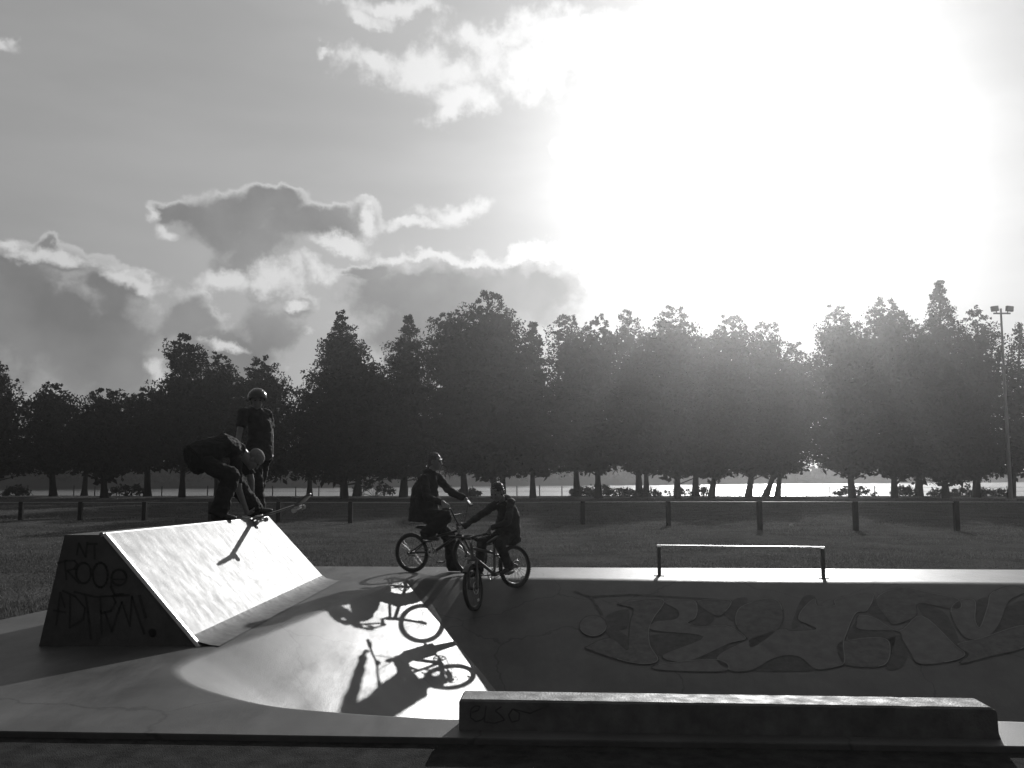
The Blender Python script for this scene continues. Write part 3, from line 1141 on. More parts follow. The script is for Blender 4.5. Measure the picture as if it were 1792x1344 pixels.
# ------------------------------------------------------------------ wedge ramp with spray-painted side
RAMP_Y0, RAMP_Y1 = G(343, 1131).y, G(570, 1016.5).y
RNEAR = [G(68, 1131), P(113, 939, RAMP_Y0), P(180, 936, RAMP_Y0), G(343, 1131)]
RFAR_T, RFAR_B = P(470, 906, RAMP_Y1), G(570, 1016.5)
def rz(y): return RNEAR[2].z + (RFAR_T.z - RNEAR[2].z) * (y - RAMP_Y0) / (RAMP_Y1 - RAMP_Y0)     # ridge height
def rx(y): return RNEAR[2].x + (RFAR_T.x - RNEAR[2].x) * (y - RAMP_Y0) / (RAMP_Y1 - RAMP_Y0)     # ridge position
def ramp():
    root = empty('skate_ramp', (-3.0, 9.0, 0))
    tag(root, 'wedge-shaped skate ramp with sunlit sloping face and spray-painted dark side', 'skate ramp')
    y0, y1 = RAMP_Y0, RAMP_Y1
    h0, h1 = rz(y0), rz(y1)
    A = [(RNEAR[0].x, y0, 0), (RNEAR[1].x, y0, h0), (RNEAR[2].x, y0, h0), (RNEAR[3].x, y0, 0)]
    ot, ob = RFAR_T.x - RNEAR[2].x, RFAR_B.x - RNEAR[3].x
    B = [(RNEAR[0].x + ob, y1, 0), (RNEAR[1].x + ot, y1, h1), (RFAR_T.x, y1, h1), (RFAR_B.x, y1, 0)]
    # body: near side, far side, back slope, top deck
    body = MB()
    body.add(A + B, [(0, 3, 2, 1), (4, 5, 6, 7), (0, 1, 5, 4), (1, 2, 6, 5)])
    body.build('ramp_body', M['ramp_side'], root)
    # riding face: a sheet laid on the slope, from the ridge to the toe plate
    def at(u, v, off=0.0):
        p = Vector(A[2]).lerp(Vector(B[2]), u)
        q = Vector(A[3]).lerp(Vector(B[3]), u)
        n = (q - p).cross(Vector(B[2]) - Vector(A[2])).normalized()
        if n.z < 0: n = -n
        return p.lerp(q, v) + n * off
    f = MB()
    nU, nV = 30, 10
    vs = [at(i / nU, .0 + .93 * j / nV, .012) for j in range(nV + 1) for i in range(nU + 1)]
    fs = [(j * (nU + 1) + i, (j + 1) * (nU + 1) + i, (j + 1) * (nU + 1) + i + 1, j * (nU + 1) + i + 1) for j in range(nV) for i in range(nU)]
    f.add(vs, fs)
    c4 = [at(0, 0), at(1, 0), at(1, .93), at(0, .93)]
    t4 = [at(0, 0, .012), at(1, 0, .012), at(1, .93, .012), at(0, .93, .012)]
    for k in range(4):
        f.add([c4[k], c4[(k + 1) % 4], t4[(k + 1) % 4], t4[k]], [(0, 1, 2, 3)])
    f.build('ramp_face', M['ramp_face'], root)
    # toe plate easing the slope on to the slab
    tp = MB()
    vs = []
    for i in range(21):
        u = i / 20
        a = at(u, .925, .016)
        b_ = at(u, 1.0, .016)
        vs += [a, a.lerp(b_, .6) + Vector((.012, 0, .002)), Vector((b_.x + .10, b_.y, .010)), Vector((b_.x + .165, b_.y, .004))]
    fs = [(i * 4 + j, i * 4 + j + 1, (i + 1) * 4 + j + 1, (i + 1) * 4 + j) for i in range(20) for j in range(3)]
    tp.add(vs, fs, True)
    tp.build('toe_plate', M['toe'], root)
    # steel angle along the near edge and coping along the ridge
    e = MB()
    p, q = at(0, 0, .014) + Vector((0, .0, 0)), at(0, 1.02, .014)
    d = (q - p).normalized()
    sd_ = Vector((0, 1, 0))
    e.box((p + q) / 2 + sd_ * .012, ((q - p).length, .05, .03), (d, sd_, d.cross(sd_) * -1), bevel=.006)
    e.build('edge_angle', M['edge'], root)
    cp = MB()
    cp.tube(Vector(A[2]) + Vector((-.012, 0, .002)), Vector(B[2]) + Vector((-.012, 0, .002)), .018, n=14)
    cp.build('coping', M['galv'], root)
    # spray paint on the near side
    sp = MB()
    def on(px, py):
        # zoomed crop coordinates -> photo pixel -> point on the near side
        return P(60 + px / 5.973, 920 + py / 5.973, y0 - .004)
    def stroke(pts, w=.016):
        pts = [on(*q) for q in pts]
        for a, b_ in zip(pts, pts[1:]):
            d = b_ - a
            ln = d.length
            if ln < 1e-5: continue
            d.normalize()
            n = Vector((0, 1, 0)).cross(d)
            k = w * random.uniform(.8, 1.15) / 2
            a2, b2 = a - d * w * .35, b_ + d * w * .35
            sp.add([a2 - n * k, b2 - n * k, b2 + n * k, a2 + n * k], [(0, 1, 2, 3)])
    def arc(cx, cy, rx, ry, a0=0, a1=360, w=.016):
        stroke([(cx + rx * math.cos(R(a0 + (a1 - a0) * i / 18)), cy + ry * math.sin(R(a0 + (a1 - a0) * i / 18))) for i in range(19)], w)
    # NT
    stroke([(445, 300), (465, 185), (535, 325), (555, 175)]); stroke([(560, 190), (655, 190)]); stroke([(628, 190), (632, 345)])
    # ROOE
    stroke([(335, 560), (318, 380)]); stroke([(250, 390), (330, 365), (420, 365), (450, 400), (420, 450), (345, 470)]); stroke([(345, 470), (430, 560), (470, 600)])
    arc(515, 495, 78, 108); arc(690, 515, 78, 130)
    arc(885, 540, 78, 82); stroke([(810, 540), (800, 640), (840, 720), (930, 715)]); stroke([(830, 560), (950, 560)], .012)
    # ADTRM!
    stroke([(230, 1035), (270, 700), (320, 850)]); stroke([(205, 885), (325, 905)])
    stroke([(370, 1060), (375, 720)]); stroke([(300, 680), (430, 740), (530, 860), (510, 980), (370, 1065)])
    stroke([(420, 690), (530, 720), (640, 745), (800, 735)]); stroke([(535, 720), (560, 900), (590, 1180)])
    stroke([(690, 745), (695, 900), (705, 1130)]); stroke([(690, 740), (820, 735), (850, 800), (800, 890), (700, 915)]); stroke([(740, 910), (810, 1105)])
    stroke([(820, 735), (990, 725)]); stroke([(810, 1100), (890, 860), (915, 800), (1000, 1050), (1020, 740), (1070, 900), (1150, 1130)])
    stroke([(1100, 735), (1165, 960)], .02); arc(1235, 1120, 18, 22, w=.03)
    so_ = sp.build('graffiti_lettering', M['spray'], root)
    so_['label'] = 'hand-sprayed lettering NT ROOE ADTRM!'
ramp()

# ------------------------------------------------------------------ concrete ledge in front
def ledge():
    a, b = G(803, 1277.5), G(1750, 1294)
    a = Vector((a.x, a.y, 0)); b = Vector((b.x, b.y, 0))
    d = (b - a); ln = d.length; d.normalize()
    bk = Vector((-d.y, d.x, 0))
    hgt, dep = .152, .20
    root = empty('concrete_ledge', (a + b) / 2)
    tag(root, 'low long concrete grind ledge with a lit top edge at the front of the bowl', 'ledge')
    m = MB()
    # side profile along the length: rounded right end, small chamfer left
    prof = [(0, 0), (0, hgt - .012), (.012, hgt)]
    for k in range(0, 7):
        t = k / 6 * PI / 2
        prof.append((ln - .045 + .038 * math.sin(t), hgt - .038 + .038 * math.cos(t)))
    prof += [(ln - .004, .03), (ln + .006, 0)]
    # dense top so chips break the straight line
    top = []
    for i in range(1, 60):
        s = .012 + (ln - .06 - .012) * i / 60
        chip = max(0, mnoise.noise(Vector((s * 9, 3, 1))) - .28) * .014
        top.append((s, hgt - chip * .6))
    prof = prof[:3] + top + prof[3:]
    n = len(prof)
    ch = .010
    rows = []
    for (yy, inset) in ((0, 0), (0, 1), (ch, 2), (dep - ch, 2), (dep, 1), (dep, 0)):
        row = []
        for (s, z) in prof:
            zz = z
            if inset <= 1: zz = min(z, hgt - ch - max(0, mnoise.noise(Vector((s * 14, yy * 5, 2))) - .1) * .012)
            row.append(a + d * s + bk * yy + Vector((0, 0, zz)))
        rows.append(row)
    front, mid1, t1, t2, mid2, back = rows
    vs = sum([mid1, t1, t2, mid2], [])
    fs = []
    for j in range(3):
        for i in range(n - 1):
            fs.append((j * n + i, j * n + i + 1, (j + 1) * n + i + 1, (j + 1) * n + i))
    fs.append(tuple(range(n)))
    fs.append(tuple(range(3 * n + n - 1, 3 * n - 1, -1)))
    m.add(vs, fs)
    lo = m.build('ledge_block', M['ledge'], root)
    # scribbled tag on the front face
    g = MB()
    def on(px, py):
        q = P(760 + px / 2.8, 980 + py / 2.8, a.y)
        s = (q - a).dot(d)
        return a + d * s + bk * -.003 + Vector((0, 0, max(.02, min(q.z, hgt - .03))))
    def stroke(pts, w=.007):
        pts = [on(*q) for q in pts]
        for p, q in zip(pts, pts[1:]):
            e = (q - p)
            if e.length < 1e-5: continue
            e.normalize()
            nn = bk.cross(e) * (w / 2)
            g.add([p - nn, q - nn, q + nn, p + nn], [(0, 1, 2, 3)])
    stroke([(185, 745), (215, 735), (225, 715), (200, 705), (180, 730), (178, 770), (205, 790), (235, 780)])
    stroke([(255, 700), (245, 790), (300, 797)]); stroke([(235, 780), (248, 765)])
    stroke([(330, 715), (300, 735), (330, 760), (345, 780), (300, 795)])
    stroke([(385, 725), (365, 755), (380, 790), (415, 780), (420, 745), (385, 725), (470, 745), (540, 715)])
    go = g.build('graffiti_tag', M['mural_dark'], root)
ledge()

# ------------------------------------------------------------------ flat grind rail
def rail():
    a, b = G(1154, 1007.5), G(1441, 1012)
    root = empty('grind_rail', (a + b) / 2)
    tag(root, 'low flat steel grind rail on two posts on the far side of bowl', 'grind rail')
    d = (b - a); ln = d.length; d.normalize()
    sd_ = Vector((-d.y, d.x, 0))
    za, zb = P(1153, 954.5, a.y).z, P(1440, 958.5, b.y).z
    z = (za + zb) / 2
    ax = (d, sd_, Vector((0, 0, 1)))
    r = MB()
    r.box((a + b) / 2 + Vector((0, 0, z)), (ln + .06, .05, .020), ax, bevel=.005)
    r.build('rail_bar', M['steel'], root)
    for q in (a, b):
        p = MB()
        p.box(q + Vector((0, 0, (z - .014) / 2)), (.045, .045, z - .014), ax, bevel=.004)
        p.box(q + Vector((0, 0, .006)), (.13, .13, .012), ax, bevel=.003)
        p.build('post', M['dark_steel'], root)
rail()

# ------------------------------------------------------------------ big painted piece on the back bank
def graffiti():
    n0 = Vector((BK1[0] - BK0[0], BK1[1] - BK0[1], 0)).normalized()
    inw = Vector((n0.y, -n0.x, 0))
    pn = Vector((0, 0, 1)) - inw * -SL_BACK
    # plane: z = -SL_BACK * dist_from_edge + .025 (the eased lip lowers it by half a lip)
    o = Vector((BK0[0], BK0[1], .025))
    nrm = (Vector((0, 0, 1)) + inw * SL_BACK).normalized()
    def on(x, y, off):
        dd = ray(x, y)
        t = (o - CAM).dot(nrm) / dd.dot(nrm)
        return CAM + dd * t + nrm * off
    z1 = lambda q: (760 + q[0] / 2.8, 980 + q[1] / 2.8)
    z2 = lambda q: (1200 + q[0] / 3.027, 940 + q[1] / 3.027)
    dark, light, mid, lines = MB(), MB(), MB(), MB()
    def rnd(pts):
        return [tuple(q) for q in catmull(pts, 5)]
    def poly(b, pts, off):
        b.add([on(x, y, off) for x, y in pts], [tuple(range(len(pts)))])
    def ribbon(b, pts, w, off, closed=True):
        m = len(pts)
        for i in range(m if closed else m - 1):
            p, q = on(*pts[i], off), on(*pts[(i + 1) % m], off)
            e = q - p
            if e.length < 1e-5: continue
            e.normalize()
            nn = nrm.cross(e) * (w / 2)
            b.add([p - nn - e * w * .4, q - nn + e * w * .4, q + nn + e * w * .4, p + nn - e * w * .4], [(0, 1, 2, 3)])
    circ = [(1038 + 23 * math.cos(t), 1096 + 18 * math.sin(t)) for t in np.linspace(0, 2 * PI, 24, endpoint=False)]
    L = [circ,
         [z1(q) for q in [(905, 215), (1120, 195), (1075, 285), (1052, 340), (1056, 420), (1095, 490), (1040, 512), (930, 497), (760, 440), (755, 425), (860, 385), (945, 445), (955, 380), (962, 310), (975, 240)]],
         [z1(q) for q in [(1130, 205), (1265, 200), (1288, 245), (1275, 290), (1240, 312), (1310, 330), (1430, 325), (1525, 385), (1440, 412), (1240, 498), (1120, 470), (1320, 378), (1070, 345), (1085, 305), (1185, 290), (1195, 250)]],
         [z1(q) for q in [(1290, 205), (1450, 200), (1415, 265), (1370, 270)]],
         [z1(q) for q in [(1100, 515), (1380, 490), (1425, 545), (1110, 540)]],
         [z1(q) for q in [(1480, 320), (1500, 235), (1640, 190), (1700, 230), (1690, 330), (1560, 430), (1535, 385)]],
         [z2(q) for q in [(600, 440), (615, 390), (680, 330), (700, 370), (790, 365), (800, 330), (985, 300), (960, 390), (900, 405), (855, 500), (835, 570), (840, 665), (790, 690), (690, 700), (610, 640), (530, 628), (450, 650), (350, 705), (235, 708), (165, 640), (300, 560), (500, 490), (560, 500), (690, 490), (640, 460)]],
         [z2(q) for q in [(1010, 330), (1140, 270), (1300, 300), (1440, 330), (1440, 385), (1235, 352), (1215, 420), (1110, 462), (1075, 440)]],
         [z2(q) for q in [(920, 418), (1000, 430), (1130, 500), (1250, 420), (1420, 570), (1478, 625), (1400, 660), (1240, 672), (1190, 610), (1150, 545), (1120, 500), (925, 490), (908, 455)]],
         [z2(q) for q in [(860, 550), (1020, 535), (1080, 570), (1050, 680), (860, 680), (805, 620), (805, 570)]],
         [z2(q) for q in [(1405, 400), (1450, 338), (1530, 338), (1532, 440), (1560, 480), (1600, 370), (1620, 300), (1720, 262), (1800, 290), (1710, 340), (1660, 460), (1590, 532), (1480, 532)]],
         [z2(q) for q in [(1440, 572), (1560, 540), (1800, 470), (1800, 580), (1620, 630), (1460, 670), (1500, 622)]]]
    dk = [[z1(q) for q in [(850, 270), (950, 245), (945, 330), (905, 345), (955, 385), (940, 440), (860, 380), (830, 330)]],
          [z1(q) for q in [(1085, 240), (1195, 230), (1180, 300), (1090, 305)]],
          [z1(q) for q in [(1060, 370), (1310, 372), (1120, 465), (1080, 440)]],
          [z1(q) for q in [(1285, 220), (1370, 275), (1340, 320), (1260, 310)]],
          [z1(q) for q in [(1240, 498), (1440, 410), (1370, 490)]],
          [z2(q) for q in [(200, 400), (260, 330), (330, 330), (260, 440)]],
          [z2(q) for q in [(620, 320), (690, 330), (600, 470), (560, 470)]],
          [z2(q) for q in [(350, 705), (440, 640), (560, 625), (680, 700), (560, 712)]],
          [z2(q) for q in [(960, 395), (1010, 335), (1090, 450)]],
          [z2(q) for q in [(860, 540), (915, 430), (925, 490), (1110, 510), (1060, 690), (1140, 690), (1180, 610), (1130, 520), (1080, 560), (1020, 535)]],
          [z2(q) for q in [(1230, 360), (1370, 400), (1450, 560), (1400, 575), (1300, 470)]],
          [z2(q) for q in [(1540, 345), (1615, 330), (1560, 480)]],
          [z2(q) for q in [(1690, 380), (1800, 340), (1800, 470), (1630, 500)]]]
    L = [L[0]] + [rnd(q) for q in L[1:]]
    for q in dk: poly(dark, rnd(q), .003)
    letters = []
    for i, q in enumerate(L):
        lm = MB()
        poly(lm, q, .006)
        k = len(lm.f)
        ribbon(dark, q, .03, .0045)
        ribbon(lm, q[:max(3, len(q) // 2)], .010, .009, closed=False)
        letters.append((lm, k, M['spray_light'] if i % 2 == 0 else M['spray_mid']))
    ribbon(dark, [z1(q) for q in [(690, 155), (760, 180), (960, 170), (1110, 178), (1400, 195)]], .035, .003, closed=False)
    ribbon(dark, [z1(q) for q in [(770, 185), (820, 265)]], .035, .003, closed=False)
    ribbon(dark, [z2(q) for q in [(160, 640), (60, 690), (0, 690)]], .03, .003, closed=False)
    root = empty('graffiti_piece', on(1400, 1100, 0))
    tag(root, 'large spray-painted wildstyle lettering across the shaded back bank of bowl', 'graffiti')
    dark.build('shadow_paint', M['mural_dark'], root)
    for lm, k, mt in letters:
        lo = lm.build('letter', mt, root)
        lo.data.materials.append(M['spray_pale'])
        for p in lo.data.polygons[k:]: p.material_index = 1
graffiti()

# ------------------------------------------------------------------ bicycles
def frame_mat(rear, front, lean=0.0):
    """bike axes: x forward, y left, z up; origin under the rear hub"""
    f = (front - rear).normalized()
    left = Vector((0, 0, 1)).cross(f).normalized()
    left = Quaternion(f, lean) @ left
    up = f.cross(left).normalized()
    m = Matrix((f, left, up)).transposed().to_4x4()
    m.translation = rear
    return m

def bicycle(name, label, rear, front, lean, steer, Rw, kind, crank_deg, fmat):
    root = empty(name, rear)
    tag(root, label, 'bicycle')
    T = frame_mat(rear, front, lean)
    wb_ = (front - rear).length
    ax_top = Vector((wb_ - .175, 0, .60 if kind == 'bmx' else .73))
    ax_bot = Vector((wb_ - .135, 0, .50 if kind == 'bmx' else .58))
    axis = (ax_top - ax_bot).normalized()
    SM = Matrix.Translation(ax_bot) @ Matrix.Rotation(steer, 4, axis) @ Matrix.Translation(-ax_bot)
    TS = T @ SM
    def B(m, nm, mt, par=root, xf=T): return m.build(nm, mt, par, xf=xf)
    Y1 = Vector((0, 1, 0))
    bb = Vector((.35, 0, .285))
    seat_top = Vector((.245, 0, .49 if kind == 'bmx' else .56))
    hub_r, hub_f = Vector((0, 0, Rw)), Vector((wb_, 0, Rw))
    # frame
    fr = MB()
    fr.tube(bb, seat_top, .016); fr.tube(ax_bot + axis * .03, bb, .020); fr.tube(ax_top - axis * .03, seat_top + Vector((.01, 0, -.04)), .016)
    fr.tube(ax_bot - axis * .01, ax_top + axis * .01, .022)
    for s in (-1, 1):
        fr.tube(hub_r + Y1 * .06 * s, bb + Y1 * .03 * s, .010, .012)
        fr.tube(hub_r + Y1 * .06 * s, seat_top + Vector((0, .02 * s, -.06)), .009, .010)
    fr.tube(bb - Y1 * .04, bb + Y1 * .04, .024)
    fo = B(fr, 'frame', fmat)
    sp = MB().tube(seat_top, seat_top + (seat_top - bb).normalized() * .09, .0125)
    B(sp, 'seat_post', M['chrome'])
    st = seat_top + (seat_top - bb).normalized() * .10
    sa = MB()
    sa.loft([(st + Vector((-.11, 0, .02)), Y1, .05, .018), (st + Vector((-.07, 0, .025)), Y1, .068, .026), (st + Vector((.0, 0, .02)), Y1, .045, .026), (st + Vector((.08, 0, .018)), Y1, .022, .02), (st + Vector((.125, 0, .012)), Y1, .014, .012)])
    B(sa, 'saddle', M['saddle'])
    # wheels
    def wheel(hub, xf, axle, nsp, rotor=False):
        rim = MB()
        rim.torus(hub, Y1, Rw - .045, .011, 44, 8)
        rim.tube(hub - Y1 * .05, hub + Y1 * .05, .02, n=12)
        rim.tube(hub - Y1 * axle, hub + Y1 * axle, .008 if axle < .09 else .017, n=10)
        wo = B(rim, 'wheel', M['chrome'], root, xf)
        ty = MB().torus(hub, Y1, Rw - .024, .024, 48, 10)
        for k in range(60):       # tread blocks
            t = 2 * PI * k / 60
            e = Vector((math.cos(t), 0, math.sin(t)))
            for yy in (-.012, .012):
                c = hub + e * (Rw - .003) + Y1 * yy
                ty.box(c, (.010, .012, .009), (Vector((-math.sin(t), 0, math.cos(t))), Y1, e))
        B(ty, 'tyre', M['rubber'], wo, xf)
        sk = MB()
        for k in range(nsp):
            t = 2 * PI * k / nsp
            s = 1 if k % 2 else -1
            sk.tube(hub + Vector((math.cos(t + .5 * s) * .018, .03 * s, math.sin(t + .5 * s) * .018)), hub + Vector((math.cos(t) * (Rw - .05), 0, math.sin(t) * (Rw - .05))), .0016, n=4, caps=False)
        B(sk, 'spokes', M['chrome'], wo, xf)
        if rotor:
            rt = MB().torus(hub + Y1 * .035, Y1, .07, .004, 30, 6)
            rt.tube(hub + Y1 * .034, hub + Y1 * .037, .035, n=16)
            B(rt, 'brake_disc', M['steel'], wo, xf)
        rf = MB().box(hub + Vector((-.07, .004, -(Rw - .09))), (.05, .012, .03), bevel=.004)  # added white block standing in for the bright sun glint on the rim
        B(rf, 'rim_glint', M['lace'], wo, xf)
    wheel(hub_r, T, .10 if kind == 'bmx' else .075, 28, kind != 'bmx')
    wheel(hub_f, TS, .10 if kind == 'bmx' else .07, 28, kind != 'bmx')
    # fork
    fk = MB()
    crown = ax_bot - axis * .015
    for s in (-1, 1):
        if kind == 'bmx':
            fk.tube(hub_f + Y1 * .055 * s, crown + Y1 * .05 * s, .012, .015)
        else:
            mid = hub_f.lerp(crown, .55)
            fk.tube(hub_f + Y1 * .055 * s, mid + Y1 * .055 * s, .018, .019)
            fk.tube(mid + Y1 * .055 * s, crown + Y1 * .055 * s, .013)
    fk.tube(crown - Y1 * .06, crown + Y1 * .06, .017)
    fk.tube(crown, ax_top + axis * .03, .014)
    B(fk, 'fork', M['dark_steel'] if kind == 'bmx' else M['frame_b'], root, TS)
    if kind != 'bmx':
        mg = MB()
        for sgn in (-1, 1):
            pass
        pts = [hub_f + Vector((math.cos(t) * (Rw + .03), 0, math.sin(t) * (Rw + .03))) for t in np.linspace(R(60), R(165), 12)]
        vs = []
        for q in pts: vs += [q + Y1 * -.035 + Vector((0, 0, -.008)), q, q + Y1 * .035 + Vector((0, 0, -.008))]
        mg.add(vs, [(i * 3 + j, i * 3 + j + 1, i * 3 + j + 4, i * 3 + j + 3) for i in range(11) for j in range(2)], True)
        B(mg, 'mudguard', M['dark_steel'], root, TS)
    # handlebar
    stem_top = ax_top + axis * (.05 if kind == 'bmx' else .09)
    clamp = stem_top + Vector((.075 if kind == 'bmx' else .05, 0, .01))
    hb = MB()
    hb.tube(stem_top, clamp, .018)
    hb.tube(clamp - Y1 * .025, clamp + Y1 * .025, .02)
    grips = []
    if kind == 'bmx':
        rise = Vector((-.03, 0, .215))
        for s in (-1, 1):
            hb.path([clamp, clamp + Y1 * .07 * s, clamp + rise * .55 + Y1 * .15 * s, clamp + rise + Y1 * .2 * s, clamp + rise + Vector((-.02, .34 * s, .005))], .011, 8)
            grips.append((clamp + rise + Vector((-.008, .235 * s, .003)), clamp + rise + Vector((-.021, .345 * s, .005))))
        hb.tube(clamp + rise * .6 - Y1 * .155, clamp + rise * .6 + Y1 * .155, .009)
    else:
        for s in (-1, 1):
            hb.path([clamp, clamp + Vector((-.005, .10 * s, .02)), clamp + Vector((-.03, .27 * s, .03))], .011, 8)
            grips.append((clamp + Vector((-.018, .18 * s, .026)), clamp + Vector((-.031, .275 * s, .031))))
            hb.tube(clamp + Vector((-.01, .15 * s, .02)), clamp + Vector((.05, .24 * s, -.005)), .006)   # brake lever
            hb.path([clamp + Vector((.0, .14 * s, .01)), clamp + Vector((.09, .08 * s, .0)), clamp + Vector((.05, .02 * s, -.14))], .004, 6)
    ho = B(hb, 'handlebar', M['dark_steel'], root, TS)
    for g in grips:
        B(MB().tube(g[0], g[1], .0165, n=12), 'grip', M['rubber'], ho, TS)
    # drive train
    ck = R(crank_deg)
    cd = Vector((math.cos(ck), 0, math.sin(ck)))
    La = .15 if kind == 'bmx' else .14
    cr = MB()
    side = -.055                                   # drive side is the rider's right
    cr.tube(bb - Y1 * .07, bb + Y1 * .07, .012)
    cr.tube(bb + Y1 * -.07, bb + Y1 * -.07 + cd * La, .011, .009)
    cr.tube(bb + Y1 * .07, bb + Y1 * .07 - cd * La, .011, .009)
    cr.torus(bb + Y1 * side, Y1, .062, .006, 30, 6)
    for k in range(5):
        t = 2 * PI * k / 5
        cr.tube(bb + Y1 * side, bb + Y1 * side + Vector((math.cos(t), 0, math.sin(t))) * .06, .006, n=6)
    co = B(cr, 'crank', M['steel'])
    peds = {}
    for s, sg in ((-1, 1), (1, -1)):
        c = bb + Y1 * (.12 * s) + cd * (La * sg)
        p = MB().box(c, (.09, .085, .018), bevel=.004)
        p.tube(c - Y1 * .05 * s, c + Y1 * .045 * s, .006, n=8)
        B(p, 'pedal', M['dark_steel'], root)
        peds[s] = T @ (c + Vector((0, 0, .012)))
    ch = MB()
    ring = []
    for t in np.linspace(-PI / 2, PI / 2, 12): ring.append(bb + Y1 * side + Vector((math.cos(t) * .064, 0, math.sin(t) * .064)))
    for t in np.linspace(PI / 2, PI * 1.5, 10): ring.append(hub_r + Y1 * side + Vector((math.cos(t) * .03, 0, math.sin(t) * .03)))
    ch.path(ring, .0045, 5, closed=True)
    B(ch, 'chain', M['dark_steel'])
    up = (T.to_3x3() @ Vector((0, 0, 1)))
    return dict(root=root, T=T, TS=TS, ped=peds, grip={-1: [TS @ q for q in grips[0]], 1: [TS @ q for q in grips[1]]}, seat=T @ (st + Vector((-.06, 0, .045))), fwd=T.to_3x3() @ Vector((1, 0, 0)), left=T.to_3x3() @ Y1, up=up)

# ------------------------------------------------------------------ people
def ik(a, b, l1, l2, pole):
    d = b - a
    L_ = d.length
    mx = (l1 + l2) * .995
    if L_ > mx:
        b = a + d * (mx / L_)
        d = b - a
        L_ = mx
    e = d.normalized()
    x = (l1 * l1 - l2 * l2 + L_ * L_) / (2 * L_)
    h = math.sqrt(max(l1 * l1 - x * x, 0))
    p = Vector(pole)
    p = (p - e * p.dot(e)).normalized()
    return a + e * x + p * h, b

def hand(m, wrist, d, n, side, s, curl):
    """palm, four fingers of different length and a thumb; n = the way the palm faces"""
    d = d.normalized()
    n = (n - d * n.dot(d)).normalized()
    ac = n.cross(d) * side            # towards the thumb
    for k, (o, ln) in enumerate(((.030, .070), (.010, .078), (-.010, .072), (-.029, .056))):
        kn = wrist + d * (.088 - .006 * abs(k - 1)) * s + ac * o * s
        m.capsule(wrist + d * .012 * s + ac * o * .6 * s, kn, .0125 * s, .0112 * s)
        p, dd = kn, d
        for f, rr in ((.45, .0088), (.31, .0080), (.24, .0070)):
            q_ = Quaternion(ac * side, curl * (1 + .08 * k) * (1 if f < .4 else .8))
            cand = q_ @ dd
            if cand.dot(n) < dd.dot(n): cand = Quaternion(ac * side, -curl * (1 + .08 * k)) @ dd
            dd = cand
            e = p + dd * (ln * f * s)
            m.capsule(p, e, rr * s, rr * .92 * s)
            p = e
    t0 = wrist + d * .028 * s + ac * .026 * s
    t1 = t0 + (d * .55 + ac * .75 + n * .25).normalized() * .040 * s
    t2 = t1 + (d * .75 + ac * .15 + n * .6).normalized() * .032 * s
    t3 = t2 + (d * .6 - ac * .2 + n * .8).normalized() * .026 * s
    m.capsule(t0, t1, .0135 * s, .0105 * s); m.capsule(t1, t2, .0100 * s, .0090 * s); m.capsule(t2, t3, .0088 * s, .0075 * s)

